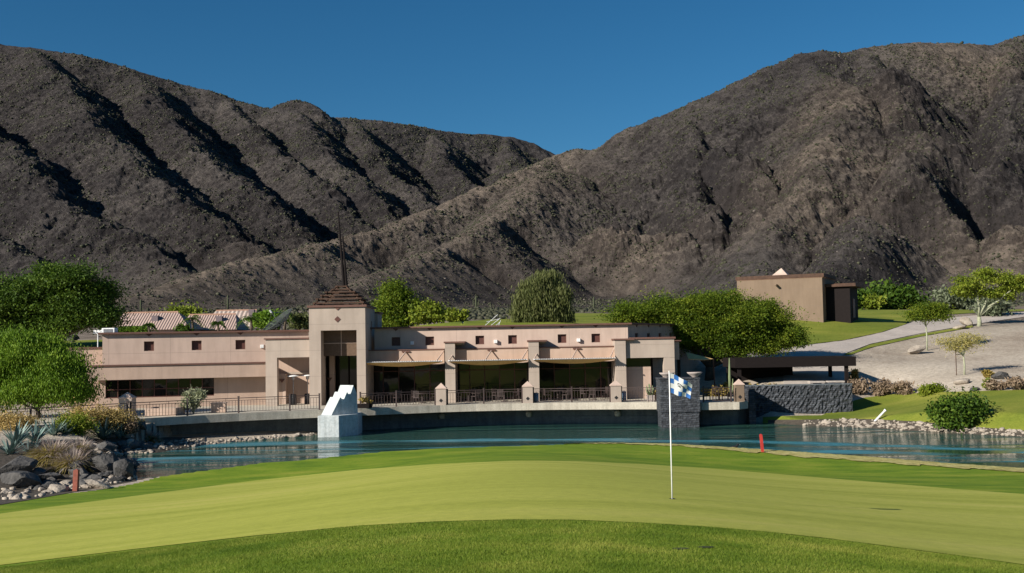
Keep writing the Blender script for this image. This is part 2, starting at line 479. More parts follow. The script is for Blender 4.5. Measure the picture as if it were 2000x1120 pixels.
# desert ground
def desert():
    m, t, b = new_mat('desert_gravel'); co = coords(t)
    a = noise(t, co, .12, 6, .6); col = ramp(t, a, [(.3, (.30, .25, .20)), (.5, (.43, .375, .31)), (.7, (.54, .48, .40))])
    f = noise(t, co, 3.0, 6, .75); col = mix(t, .6, col, mix(t, 1.0, col, ramp(t, f, [(.35, (.5, .48, .46)), (.6, (1.15, 1.15, 1.15))]), 'MULTIPLY'))
    v = nd(t, 'ShaderNodeTexVoronoi'); v.inputs['Scale'].default_value = 1.4; t.links.new(co, v.inputs['Vector'])
    col = mix(t, .5, col, mix(t, 1.0, col, ramp(t, v.outputs['Distance'], [(.06, (.45, .42, .38)), (.16, (1, 1, 1))]), 'MULTIPLY'))
    # darker, scrubbier ground towards the foot of the mountains
    s = nd(t, 'ShaderNodeSeparateXYZ'); t.links.new(co, s.inputs[0])
    mr_ = nd(t, 'ShaderNodeMapRange'); mr_.inputs[1].default_value = 104; mr_.inputs[2].default_value = 128; t.links.new(s.outputs['Y'], mr_.inputs[0])
    col = mix(t, mr_.outputs[0], col, ramp(t, noise(t, co, .25, 7, .75), [(.35, (.07, .062, .048)), (.5, (.17, .14, .115)), (.68, (.30, .255, .215))]))
    t.links.new(col, b.inputs['Base Color']); b.inputs['Roughness'].default_value = .95; b.inputs['Specular IOR Level'].default_value = .1
    bump(t, b, f, .6, .12); return m
M['desert'] = desert()
def mountain_mat():
    m, t, b = new_mat('desert_mountain'); co = coords(t)
    a = noise(t, co, .008, 7, .65)
    col = ramp(t, a, [(.32, (.038, .035, .037)), (.5, (.074, .067, .066)), (.68, (.120, .108, .100))])
    at = nd(t, 'ShaderNodeAttribute', attribute_name='dust_and_sun'); col = mix(t, at.outputs['Fac'], col, (.20, .165, .135))
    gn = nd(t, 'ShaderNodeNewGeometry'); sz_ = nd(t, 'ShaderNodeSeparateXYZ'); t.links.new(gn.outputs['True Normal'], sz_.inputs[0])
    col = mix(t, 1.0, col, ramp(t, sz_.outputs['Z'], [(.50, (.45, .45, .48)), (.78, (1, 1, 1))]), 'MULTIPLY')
    f = noise(t, co, .12, 8, .75)
    col = mix(t, .75, col, mix(t, 1.0, col, ramp(t, f, [(.36, (.35, .33, .33)), (.5, (.95, .95, .95)), (.66, (1.55, 1.5, 1.45))]), 'MULTIPLY'))
    v = nd(t, 'ShaderNodeTexVoronoi'); v.inputs['Scale'].default_value = .34; t.links.new(co, v.inputs['Vector'])
    col = mix(t, .55, col, mix(t, 1.0, col, ramp(t, v.outputs['Distance'], [(.12, (.35, .40, .26)), (.32, (1, 1, 1))]), 'MULTIPLY'))
    t.links.new(col, b.inputs['Base Color']); b.inputs['Roughness'].default_value = .97; b.inputs['Specular IOR Level'].default_value = .05
    f2 = noise(t, co, .35, 6, .7)
    p = bump(t, None, f, 1.0, 5.0); bump(t, b, f2, .8, 1.2, p); return m
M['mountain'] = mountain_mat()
def water_mat():
    m, t, b = new_mat('pond_water')
    b.inputs['Base Color'].default_value = (.010, .040, .032, 1); b.inputs['Roughness'].default_value = .05
    b.inputs['IOR'].default_value = 1.33
    n1 = noise(t, coords(t, (.55, 1.0, 1)), 3.2, 4, .6)
    n2 = noise(t, coords(t, (.3, .8, 1), (0, 0, R(8))), 9.0, 3, .5)
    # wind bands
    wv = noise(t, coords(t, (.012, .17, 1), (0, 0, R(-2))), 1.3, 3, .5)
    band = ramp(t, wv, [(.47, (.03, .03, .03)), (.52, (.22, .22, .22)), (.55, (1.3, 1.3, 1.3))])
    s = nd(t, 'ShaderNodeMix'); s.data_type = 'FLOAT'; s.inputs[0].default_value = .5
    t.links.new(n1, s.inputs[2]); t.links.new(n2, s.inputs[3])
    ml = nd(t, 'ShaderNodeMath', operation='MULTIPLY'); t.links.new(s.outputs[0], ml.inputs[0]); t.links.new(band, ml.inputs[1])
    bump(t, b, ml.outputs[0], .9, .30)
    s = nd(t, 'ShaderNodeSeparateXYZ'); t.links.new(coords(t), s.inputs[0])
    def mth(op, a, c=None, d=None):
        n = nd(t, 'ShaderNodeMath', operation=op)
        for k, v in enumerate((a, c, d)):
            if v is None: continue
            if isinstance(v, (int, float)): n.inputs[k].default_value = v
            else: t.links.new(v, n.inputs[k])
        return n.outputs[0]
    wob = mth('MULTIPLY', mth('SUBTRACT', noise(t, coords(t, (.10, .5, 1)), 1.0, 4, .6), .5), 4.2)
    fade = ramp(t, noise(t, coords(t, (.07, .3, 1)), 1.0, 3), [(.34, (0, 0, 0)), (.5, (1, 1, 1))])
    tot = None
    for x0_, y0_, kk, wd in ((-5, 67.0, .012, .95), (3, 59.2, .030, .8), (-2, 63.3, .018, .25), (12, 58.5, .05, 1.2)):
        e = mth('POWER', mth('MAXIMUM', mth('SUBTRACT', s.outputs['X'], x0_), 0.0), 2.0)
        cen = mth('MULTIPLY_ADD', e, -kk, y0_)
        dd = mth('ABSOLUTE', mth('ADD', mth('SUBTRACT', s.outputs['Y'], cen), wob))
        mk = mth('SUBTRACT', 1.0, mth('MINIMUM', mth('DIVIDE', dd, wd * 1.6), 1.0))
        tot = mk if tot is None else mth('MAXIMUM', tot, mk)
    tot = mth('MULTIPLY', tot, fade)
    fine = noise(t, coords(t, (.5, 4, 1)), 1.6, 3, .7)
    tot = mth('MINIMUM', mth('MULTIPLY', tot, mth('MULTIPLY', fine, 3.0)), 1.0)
    t.links.new(mix(t, tot, (.020, .060, .048), (.050, .20, .25)), b.inputs['Base Color'])  # cyan streaks: sky reflection off ruffled water painted into the base colour
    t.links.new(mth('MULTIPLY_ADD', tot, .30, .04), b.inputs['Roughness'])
    return m
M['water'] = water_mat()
def slate_mat():
    m, t, b = new_mat('dark_ledgestone'); co = coords(t)
    br = nd(t, 'ShaderNodeTexBrick'); br.inputs['Scale'].default_value = 1.0
    br.inputs['Brick Width'].default_value = .42; br.inputs['Row Height'].default_value = .15; br.inputs['Mortar Size'].default_value = .018
    br.inputs['Color1'].default_value = (.022, .027, .036, 1); br.inputs['Color2'].default_value = (.065, .074, .090, 1); br.inputs['Mortar'].default_value = (.012, .013, .016, 1)
    s = nd(t, 'ShaderNodeSeparateXYZ'); t.links.new(co, s.inputs[0]); c = nd(t, 'ShaderNodeCombineXYZ')
    ad = nd(t, 'ShaderNodeMath', operation='ADD'); t.links.new(s.outputs['X'], ad.inputs[0]); t.links.new(s.outputs['Y'], ad.inputs[1])
    t.links.new(ad.outputs[0], c.inputs['X'])
    wz = noise(t, co, 1.5, 2); wa = nd(t, 'ShaderNodeMath', operation='MULTIPLY_ADD'); wa.inputs[1].default_value = .25
    t.links.new(wz, wa.inputs[0]); t.links.new(s.outputs['Z'], wa.inputs[2]); t.links.new(wa.outputs[0], c.inputs['Y'])
    t.links.new(c.outputs[0], br.inputs['Vector'])
    n = noise(t, co, 4, 5, .7)
    col = mix(t, .7, br.outputs['Color'], mix(t, 1.0, br.outputs['Color'], ramp(t, n, [(.3, (.4, .4, .45)), (.7, (1.7, 1.7, 1.65))]), 'MULTIPLY'))
    t.links.new(col, b.inputs['Base Color']); b.inputs['Roughness'].default_value = .7
    p = bump(t, None, n, 1.0, .12); bump(t, b, br.outputs['Color'], .8, .15, p); return m
M['slate'] = slate_mat()
def tile_mat(name, c0, c1, per=.33, depth=.8):
    m, t, b = new_mat(name); co = coords(t)
    wv = nd(t, 'ShaderNodeTexWave', wave_type='BANDS', bands_direction='X'); wv.inputs['Scale'].default_value = 1 / per / 3.14 * 1.0
    wv.inputs['Distortion'].default_value = .2; t.links.new(co, wv.inputs['Vector'])
    n = noise(t, co, 3, 4)
    col = mix(t, .5, ramp(t, wv.outputs['Fac'], [(.15, c0), (.5, c1)]), ramp(t, n, [(.3, c0), (.7, c1)]))
    t.links.new(col, b.inputs['Base Color']); b.inputs['Roughness'].default_value = .85
    bump(t, b, wv.outputs['Fac'], depth, .1); return m
M['tile'] = tile_mat('clay_tiles', (.27, .19, .165), (.38, .285, .25))
M['tile_pale'] = tile_mat('pale_barrel_tiles', (.20, .14, .12), (.50, .42, .37), .6)
M['soil'] = mottled('dark_wet_soil', (.035, .030, .024), (.09, .075, .06), 1.5, .95, .8, .06, 6)
M['rock_pale'] = mottled('pale_rock', (.22, .185, .155), (.42, .37, .31), 2.2, .9, .8, .06, 9)
M['rock_dark'] = mottled('dark_boulder', (.022, .023, .026), (.12, .115, .11), .9, .85, .9, .10, 5)
M['lf_bright'] = leaf_mat('leaves_bright_green', (.05, .11, .008), (.12, .22, .015), (.22, .32, .03))
M['lf_deep'] = leaf_mat('leaves_deep_green', (.018, .045, .006), (.055, .11, .012), (.13, .20, .02), .3)
M['lf_mix'] = leaf_mat('leaves_mixed_green', (.03, .065, .006), (.105, .165, .012), (.27, .31, .03), .45)
M['lf_yellow'] = leaf_mat('leaves_yellow_green', (.09, .14, .012), (.17, .22, .02), (.28, .31, .04))
M['lf_olive'] = leaf_mat('leaves_olive', (.055, .075, .02), (.12, .14, .045), (.20, .21, .085))
M['lf_grey'] = leaf_mat('leaves_grey_green', (.07, .09, .05), (.14, .17, .10), (.25, .28, .19))
M['lf_palegold'] = leaf_mat('leaves_pale_yellow', (.22, .22, .06), (.40, .36, .12), (.58, .50, .22), .45)
M['lf_silver'] = leaf_mat('leaves_silver', (.16, .19, .10), (.30, .33, .20), (.48, .50, .36))
M['lf_gold'] = leaf_mat('leaves_golden', (.20, .15, .03), (.32, .24, .06), (.45, .36, .12))
M['lf_orange'] = leaf_mat('leaves_orange_flower', (.24, .19, .06), (.42, .31, .11), (.60, .46, .22))
M['lf_brown'] = leaf_mat('dry_brush', (.12, .085, .055), (.24, .175, .12), (.36, .28, .20), .2)
M['agave'] = leaf_mat('agave_blue_green', (.06, .11, .10), (.14, .22, .20), (.28, .36, .33), .1)
M['plume'] = leaf_mat('grass_plumes', (.26, .20, .19), (.42, .34, .30), (.60, .52, .44), .4)
M['scrub'] = leaf_mat('desert_scrub', (.024, .027, .014), (.042, .045, .026), (.066, .067, .042), .0)
M['scree'] = leaf_mat('scree_rock', (.08, .07, .065), (.14, .12, .11), (.21, .18, .16), .0)

def struct(o): o['kind'] = 'structure'; return o

# ------------------------------------------------------------ ground sheets
def px_ang(px): r = ray(px, 670); return math.atan2(r[0], r[1])
cols = np.concatenate([np.linspace(px_ang(-260), px_ang(2260), 900), np.linspace(px_ang(2260), px_ang(-260) + 2 * math.pi, 160)[1:-1]])
rads = np.concatenate([np.linspace(.5, 8, 10), np.geomspace(8.6, 40, 70), np.arange(40.35, 92, .33), np.geomspace(93, 430, 90)])
AA, RR = np.meshgrid(cols, rads, indexing='ij')
GX, GY = np.sin(AA) * RR, np.cos(AA) * RR
GZ = T(GX, GY)
GZ = GZ - np.clip((RR - 200) / 40, 0, 1) * 25 * (np.abs(AA) < 0.75)
nc, nr = GX.shape
V = np.stack([GX.ravel(), GY.ravel(), GZ.ravel()], 1)
i = np.arange(nc)[:, None]; j = np.arange(nr - 1)[None, :]
i2 = (i + 1) % nc
Fq = np.stack([(i * nr + j), (i2 * nr + j), (i2 * nr + j + 1), (i * nr + j + 1)], -1).reshape(-1, 4)[:, ::-1]
# near grass: everything on the camera's side of the pond
px_of = 1000 + FPX * np.tan(np.clip(AA, -1.4, 1.4))
shore_px = [-260, 0, 100, 200, 262] + [a for a, b in near_shore[1:]]
sh_d = [float(PZ(a, b, 0.25)[1]) for a, b in ((-260, 1010), (0, 984), (100, 967), (200, 949), (262, 938))] + [float(PZ(a, b, 0)[1]) + .5 for a, b in near_shore[1:]]
lim = np.interp(px_of.ravel(), shore_px, sh_d)
isnear = ((V[:, 1] < lim) & (np.abs(AA.ravel()) < 1.2) & (V[:, 1] > 0)) | (RR.ravel() < 34) & (V[:, 1] <= 12)
fn = isnear[Fq].all(1)
def sub_mesh(name, mask, mat):
    f = Fq[mask]; u, inv = np.unique(f, return_inverse=True)
    return struct(fast_mesh(name, V[u], inv.reshape(f.shape), mat, smooth=True))
sub_mesh('grass_ground', fn, M['fringe'])
sub_mesh('ground', ~fn, M['desert'])

def strip(name, lo, hi, mat, nt=40, nx=300, lift=.04, px0=None, px1=None):
    """sheet draped on the ground between two outlines measured in the photograph"""
    a = px0 if px0 is not None else max(lo[0][0], hi[0][0]); b = px1 if px1 is not None else min(lo[-1][0], hi[-1][0])
    xs = np.linspace(a, b, nx)
    ly = np.interp(xs, *zip(*lo)); hy = np.interp(xs, *zip(*hi))
    L = np.array([G(x, y)[:2] for x, y in zip(xs, ly)]); H = np.array([G(x, y)[:2] for x, y in zip(xs, hy)])
    t = np.linspace(0, 1, nt)[None, :, None]
    Q = L[:, None, :] * (1 - t) + H[:, None, :] * t
    Z = T(Q[..., 0], Q[..., 1]) + lift
    Vv = np.concatenate([Q, Z[..., None]], -1).reshape(-1, 3)
    ii = np.arange(nx - 1)[:, None]; jj = np.arange(nt - 1)[None, :]
    F4 = np.stack([ii * nt + jj, (ii + 1) * nt + jj, (ii + 1) * nt + jj + 1, ii * nt + jj + 1], -1).reshape(-1, 4)
    return struct(fast_mesh(name, Vv, F4, mat, smooth=True))
g_lo = [(-260, 1140), (0, 1105), (250, 1075), (500, 1047), (700, 1028), (850, 1020), (1000, 1016), (1120, 1016.5), (1250, 1022), (1380, 1030), (1500, 1040), (1620, 1053), (1750, 1070), (1880, 1087), (2000, 1104), (2260, 1145)]
g_hi = [(-260, 1036), (0, 1004), (250, 971), (500, 939), (700, 918), (850, 907), (1000, 901), (1120, 901), (1250, 907), (1380, 915), (1500, 925), (1620, 935), (1750, 946), (1880, 957), (2000, 966), (2260, 990)]
strip('putting_green', g_lo, g_hi, M['green'], 90, 420, .008)
_np = [PZ(a, b, 0) for a, b in near_shore if a >= 1000]
_sx = np.linspace(_np[0][0], _np[-1][0], 500); _sy = np.interp(_sx, [p[0] for p in _np], [p[1] for p in _np])
_wd = np.interp(_sx, [0, 3, 8, 14, 30], [.2, .9, 1.6, 2.6, 3.0]) * (1 + .35 * fbm(_sx * 1.3, _sx * 0 + 3.1, 3))
_t = np.linspace(0, 1, 14)
_X = np.repeat(_sx[:, None], 14, 1); _Y = _sy[:, None] + .35 - (_wd[:, None] + .35) * _t[None, :]
_Z = T(_X, _Y) + .035 + .02 * fbm(_X * 4, _Y * 4, 2)
_i = np.arange(499)[:, None]; _j = np.arange(13)[None, :]
struct(fast_mesh('dry_grass_edge', np.stack([_X.ravel(), _Y.ravel(), _Z.ravel()], 1), np.stack([_i * 14 + _j, (_i + 1) * 14 + _j, (_i + 1) * 14 + _j + 1, _i * 14 + _j + 1], -1).reshape(-1, 4)[:, ::-1], M['dry_grass'], smooth=True))
strip('upper_lawn', [(690, 644), (800, 641), (900, 640), (1000, 640), (1100, 640), (1240, 640)], [(690, 640), (800, 639), (870, 632), (950, 625.5), (1000, 624), (1110, 612.5), (1240, 614)], M['lawn'], 20, 120, .06)
strip('side_lawn', [(1430, 690), (1545, 678), (1650, 665), (1720, 650), (1765, 636), (1782, 626)], [(1430, 624), (1545, 618), (1650, 606), (1720, 606), (1765, 606), (1782, 607)], M['lawn'], 40, 160, .05)
strip('far_lawn', [(1782, 626), (1800, 621), (1850, 615), (1950, 610), (2100, 606)], [(1782, 607), (1800, 606.5), (1850, 606), (1950, 606), (2100, 603)], M['lawn'], 8, 80, .05)
strip('cart_path', [(1440, 712), (1560, 706), (1640, 700), (1655, 690), (1700, 673), (1800, 652), (1900, 635), (2000, 620), (2150, 606)],
      [(1440, 692), (1545, 680), (1560, 677), (1650, 667), (1720, 652), (1775, 633), (1790, 627), (1850, 622), (1930, 615), (2000, 610), (2150, 600)], M['path'], 16, 300, .06)
strip('path_verge', [(1648, 694), (1662, 694), (1700, 680), (1800, 658), (1900, 640)], [(1648, 692), (1662, 690), (1700, 674), (1800, 653.5), (1900, 636)], M['lawn'], 6, 80, .05)
strip('pondside_lawn', [(1600, 826), (1668, 826), (1760, 832), (1850, 838), (2000, 846), (2200, 860)], [(1600, 815), (1668, 784), (1690, 778), (1750, 771), (1850, 767), (2000, 763), (2200, 760)], M['lawn'], 50, 200, .05)
strip('bank_grass', [(1490, 831), (1560, 830), (1600, 827), (1680, 826)], [(1490, 816), (1560, 813), (1600, 812.5), (1680, 812)], M['lawn'], 12, 60, .04)
strip('shore_soil', [(1500, 834), (1572, 835), (1700, 839), (1800, 845), (1900, 851), (2100, 862)], [(1500, 822), (1572, 822), (1640, 820), (1700, 821), (1800, 826), (1900, 836), (2100, 852)], M['soil'], 10, 200, .07)
strip('bank_soil', [(-150, 1006), (0, 987), (100, 970), (200, 952), (266, 940)], [(-150, 880), (0, 872), (100, 862), (200, 858), (266, 862)], M['soil'], 60, 160, .015)
strip('inlet_soil', [(200, 893), (300, 888), (400, 872)], [(200, 858), (300, 856), (400, 856)], M['soil'], 12, 60, .06)
strip('left_lawn', [(100, 684), (205, 682)], [(100, 668), (205, 665)], M['lawn'], 10, 30, .08)
strip('forecourt', [(1530, 752), (1600, 751), (1655, 751)], [(1530, 711), (1600, 706), (1655, 702)], M['path'], 20, 60, .05)

# pond
pw = np.array(pond)
q = MB(); mn, mx_ = pw.min(0), pw.max(0)
pp = []
c0 = pw.mean(0)
for p in pw: d = (p - c0); pp.append(tuple(p + d / np.hypot(*d) * .9))
q.add([(-60, 30, 0), (60, 30, 0), (60, 90, 0), (-60, 90, 0)], [(0, 1, 2, 3)])
q.v = []; q.f = []
q.add([(x, y, 0) for x, y in pp], [tuple(range(len(pp)))])
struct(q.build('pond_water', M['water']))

# ------------------------------------------------------------ mountains
ridges = []      # (points px,py,d , slope)
def rd(k, *pts): ridges.append((k, [P(*p) for p in pts]))
rd(.85, (-700, 60, 1000), (-300, 70, 1000), (0, 88, 1000), (60, 92, 1000), (100, 100, 1000), (150, 110, 1000), (240, 130, 1000), (330, 155, 1000), (400, 178, 1000),
   (470, 200, 1000), (530, 213, 1000), (558, 200, 1000), (575, 194, 1000), (592, 198, 1000), (606, 211, 1000), (640, 228, 1010), (700, 231, 1020), (780, 243, 1040), (850, 255, 1060), (900, 262, 1080),
   (1000, 268, 1100), (1040, 280, 1110), (1100, 306, 1120), (1250, 340, 1150))
rd(.85, (1100, 303, 800), (1170, 283, 790), (1230, 257, 780), (1300, 225, 770), (1370, 191, 760), (1440, 160, 755), (1500, 131, 750), (1560, 108, 750), (1600, 101, 755), (1640, 104, 760),
   (1680, 93, 770), (1750, 87, 780), (1850, 87, 800), (1930, 91, 810), (1970, 79, 820), (2000, 70, 830), (2100, 55, 850), (2300, 50, 850), (2800, 80, 900))
def rs(k, sl, d0, *pts):
    """spur that leaves the main ridge at depth d0 and comes down towards the camera at slope sl"""
    z0 = (HY(pts[0][0]) - pts[0][1]) / FPX * d0
    num = sl * d0 - z0; out = []
    for px, py in pts:
        out.append(P(px, py, num / (sl - (HY(px) - py) / FPX)))
    ridges.append((k, out))
# right mountain spurs
rd(.62, (1100, 303, 800), (1020, 336, 740), (950, 366, 700), (850, 410, 640), (770, 440, 590), (700, 453, 560), (620, 475, 520), (520, 502, 480), (400, 541, 430), (250, 582, 380))
rd(.66, (1090, 330, 730), (1050, 352, 680), (980, 415, 590), (900, 462, 510), (850, 484, 470), (760, 525, 410), (690, 560, 360))
rs(.95, .50, 775, (1250, 247), (1290, 320), (1265, 380), (1210, 436), (1140, 480), (1080, 530), (1000, 590))
rs(1.1, .40, 560, (1200, 440), (1290, 448), (1370, 490), (1450, 555))
rs(1.35, .455, 765, (1345, 204), (1350, 270), (1360, 330), (1410, 400), (1440, 470))
rs(1.4, .38, 640, (1400, 275), (1450, 295), (1490, 350), (1520, 400))
rs(.85, .52, 750, (1570, 105), (1630, 160), (1650, 220), (1610, 300), (1560, 390), (1520, 450), (1490, 520), (1460, 590))
rs(1.2, .47, 768, (1680, 93), (1740, 150), (1800, 205), (1815, 270), (1770, 330), (1700, 400), (1650, 480), (1600, 570))
rs(1.5, .38, 570, (1740, 345), (1820, 345), (1880, 385), (1870, 440), (1850, 490))
rs(1.3, .47, 815, (1960, 85), (1990, 180), (1960, 270), (1935, 330), (1965, 390), (1990, 420))
rs(.80, .50, 850, (2150, 55), (2120, 250), (2050, 350), (1990, 440), (1880, 515), (1780, 565))
rs(.66, .45, 850, (2400, 60), (2300, 300), (2200, 420), (2050, 530), (1950, 580))
# left range spurs, each falling towards the right
rs(.72, .50, 1000, (-500, 80), (-330, 230), (-200, 340), (-60, 430), (60, 500))
rs(.74, .50, 1000, (-230, 72), (-90, 200), (20, 300), (140, 390), (240, 450), (330, 510), (380, 545))
rs(.80, .50, 1000, (60, 92), (115, 150), (190, 250), (270, 318), (360, 390), (440, 440), (520, 500))
rs(.80, .50, 1000, (260, 137), (320, 220), (400, 300), (480, 370), (560, 430), (610, 470))
rs(.85, .50, 1000, (440, 192), (490, 250), (570, 315), (640, 375), (700, 430), (730, 470))
rs(.85, .50, 1000, (560, 200), (610, 260), (680, 335), (740, 395), (780, 430))
rs(.80, .50, 1015, (690, 232), (730, 300), (790, 360), (840, 410))
rs(.80, .50, 1050, (840, 255), (870, 320), (920, 370))
rs(.80, .50, 1090, (990, 268), (1000, 320), (1010, 345))
rs(.80, .35, 680, (150, 380), (120, 440), (160, 510), (200, 560))
SCOOPS = []
def mountain_h(X, Y):
    wx = X + 9 * fbm(X / 90, Y / 90, 3); wy = Y + 9 * fbm(X / 90 + 40, Y / 90 - 13, 3)
    Rr = np.hypot(X, Y)
    z = 6.5 + np.maximum(-10, Rr - 150) * .052 + 2.2 * fbm(X / 60, Y / 60, 4) * np.clip((Rr - 150) / 100, 0.1, 1)
    dm = np.full(X.shape, 1e9)
    best = np.full(X.shape, -1e9); nf = np.ones(X.shape)
    for n, (k, pts) in enumerate(ridges):
        for a, b in zip(pts[:-1], pts[1:]):
            d, t = seg_dist(wx, wy, a, b)
            zz = a[2] + (b[2] - a[2]) * t
            h = zz - k * (np.sqrt(d * d + 64) - 8)
            nf = np.where(h > best, .38 if n in (2, 3) else (.6 if n == 8 else (.75 if n > 13 else 1.15)), nf)
            best = np.maximum(best, h)
            if n < 2: dm = np.minimum(dm, d)
    sm = 4.0
    hi = np.maximum(z, best) + sm * .3 * np.exp(-np.abs(z - best) / sm)
    for sc_ in SCOOPS:
        hi = hi - sc_[3] * np.exp(-(((X - sc_[0]) / sc_[2]) ** 2 + ((Y - sc_[1]) / (sc_[2] * 1.3)) ** 2))
    am = np.clip((hi - z) / 30, 0.10, 1) * np.clip(.16 + dm / 110, 0, 1)
    hi = hi + am * nf * (8.5 * (ridged(X / 75, Y / 75, 5, .52) - .45) + 3.6 * (ridged(X / 17 + 5, Y / 17, 4, .62) - .4)) + np.clip(am, .12, 1) * 1.2 * fbm(X / 5, Y / 5, 3, .65)
    return hi
def GM(px, py, d0=250, d1=1100):
    r = ray(px, py); ds = np.arange(d0, d1, 2.0); X = r[0] / r[1] * ds; Z = CAMZ + r[2] / r[1] * ds
    k = np.nonzero(Z <= mountain_h(X, ds))[0]; i = k[0] if len(k) else len(ds) - 1
    return X[i], ds[i]
_sc = []
for px, py, r_m, dep in ((1425, 345, 14, 24), (1480, 330, 13, 22), (1370, 310, 11, 18), (1450, 430, 11, 14), (1740, 385, 14, 22), (1800, 400, 13, 20), (1870, 270, 18, 30), (1830, 220, 14, 22), (1900, 310, 15, 26),
                         (1950, 375, 13, 24), (1985, 390, 12, 18), (1040, 470, 12, 18), (1000, 540, 11, 14), (940, 500, 12, 14), (700, 485, 12, 12), (770, 490, 10, 11), (1260, 430, 9, 8), (1290, 340, 10, 9),
                         (1230, 290, 10, 8), (1160, 290, 9, 7), (1620, 200, 10, 6), (1560, 250, 9, 6), (1390, 500, 10, 8), (1870, 480, 12, 9)):
    a_, b_ = GM(px, py); _sc.append((a_, b_ + r_m * .4, r_m * 1.15, dep))
SCOOPS += _sc
ma = np.linspace(px_ang(-420), px_ang(2420), 1250)
mr = np.concatenate([np.geomspace(150, 420, 190), np.linspace(422, 1130, 520), np.linspace(1140, 1600, 30)])
A2, R2 = np.meshgrid(ma, mr, indexing='ij')
MX, MY = np.sin(A2) * R2, np.cos(A2) * R2
MZ = mountain_h(MX, MY)
MZ = MZ - np.clip((195 - R2) / 40, 0, 1) * 8
nc, nr = MX.shape
ii = np.arange(nc - 1)[:, None]; jj = np.arange(nr - 1)[None, :]
F4 = np.stack([ii * nr + jj, (ii + 1) * nr + jj, (ii + 1) * nr + jj + 1, ii * nr + jj + 1], -1).reshape(-1, 4)[:, ::-1]
_du = np.full(MX.shape, 1e9)
for n in (2, 3):
    pts = ridges[n][1]
    for a, b in zip(pts[:-1], pts[1:]): _du = np.minimum(_du, seg_dist(MX, MY, a, b)[0] + (0 if n == 2 else 6))
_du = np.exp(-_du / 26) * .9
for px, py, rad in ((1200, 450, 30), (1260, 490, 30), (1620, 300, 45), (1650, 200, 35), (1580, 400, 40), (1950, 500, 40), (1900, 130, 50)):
    a, b = GM(px, py); _du = np.maximum(_du, .85 * np.exp(-((MX - a) ** 2 + (MY - b) ** 2) / rad ** 2))  # right-hand faces: sunlit brightness painted in as a paler tan
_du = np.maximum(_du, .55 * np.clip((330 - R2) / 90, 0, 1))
struct(fast_mesh('mountains', np.stack([MX.ravel(), MY.ravel(), MZ.ravel()], 1), F4, M['mountain'], smooth=False, attr={'dust_and_sun': _du.ravel()}))

# scrub and loose rock on the slopes (uncountable)
def ico():
    t = (1 + 5 ** .5) / 2
    v = np.array([(-1, t, 0), (1, t, 0), (-1, -t, 0), (1, -t, 0), (0, -1, t), (0, 1, t), (0, -1, -t), (0, 1, -t), (t, 0, -1), (t, 0, 1), (-t, 0, -1), (-t, 0, 1)], float)
    v /= np.linalg.norm(v[0])
    f = np.array([(0, 11, 5), (0, 5, 1), (0, 1, 7), (0, 7, 10), (0, 10, 11), (1, 5, 9), (5, 11, 4), (11, 10, 2), (10, 7, 6), (7, 1, 8), (3, 9, 4), (3, 4, 2), (3, 2, 6), (3, 6, 8), (3, 8, 9), (4, 9, 5), (2, 4, 11), (6, 2, 10), (8, 6, 7), (9, 8, 1)])
    return v, f
IV, IF = ico()
def scatter_blobs(name, n, size, mat, seed, squash=.7, kind='stuff', label=None, cat=None, rmin=205, rmax=1080):
    r_ = np.random.default_rng(seed)
    a = r_.uniform(px_ang(-300), px_ang(2300), n); r = np.sqrt(r_.uniform(rmin ** 2, rmax ** 2, n))
    x, y = np.sin(a) * r, np.cos(a) * r
    keep = fbm(x / 38, y / 38, 3) + r_.normal(0, .22, n) > -.06
    x, y, a, r = x[keep], y[keep], a[keep], r[keep]; n = len(x)
    z = mountain_h(x, y)
    s = size * np.exp(r_.normal(0, .35, n)) * (0.6 + r / 900)
    v = IV[None] * (1 + r_.uniform(-.35, .35, (n, 12, 1))) * s[:, None, None] * np.array([1, 1, squash])
    v = v + np.stack([x, y, z + s * .2], 1)[:, None, :]
    f = IF[None] + (np.arange(n) * 12)[:, None, None]
    o = fast_mesh(name, v.reshape(-1, 3), f.reshape(-1, 3), mat, attr={'tint': np.repeat(r_.uniform(0, 1, n), 12)})
    return tag(o, label, cat, kind=kind)
scatter_blobs('desert_scrub', 150000, .33, M['scrub'], 3, .8, label='dark desert scrub dotted all over the mountain slopes', cat='scrub')
def scatter_ground(n, seed):
    r_ = np.random.default_rng(seed); a = r_.uniform(px_ang(-250), px_ang(2250), n); r = np.sqrt(r_.uniform(118 ** 2, 206 ** 2, n))
    x, y = np.sin(a) * r, np.cos(a) * r; px = 1000 + FPX * np.tan(a)
    ok = ~(((px > 1380) & (px < 2050) & (y < 164)) | ((px > 640) & (px < 1010) & (y < 127)) | ((px >= 1010) & (px < 1290) & (y < 153)) | ((px > 150) & (px < 560) & (y < 156)))
    x, y = x[ok], y[ok]; n = len(x); z = T(x, y); s_ = np.minimum(.26 * np.exp(r_.normal(0, .4, n)), .5)
    v = IV[None] * (1 + r_.uniform(-.4, .4, (n, 12, 1))) * s_[:, None, None] * np.array([1, 1, .8]) + np.stack([x, y, z + s_ * .2], 1)[:, None, :]
    f = IF[None] + (np.arange(n) * 12)[:, None, None]
    return tag(fast_mesh('foothill_scrub', v.reshape(-1, 3), f.reshape(-1, 3), M['scrub'], attr={'tint': np.repeat(r_.uniform(0, 1, n), 12)}), 'low scrub covering the flat desert at the foot of the mountains', 'scrub', kind='stuff')
scatter_ground(9000, 8)
scatter_blobs('slope_rocks', 9000, .24, M['scree'], 4, .6, label='loose pale rock strewn over the mountain slopes', cat='rocks')

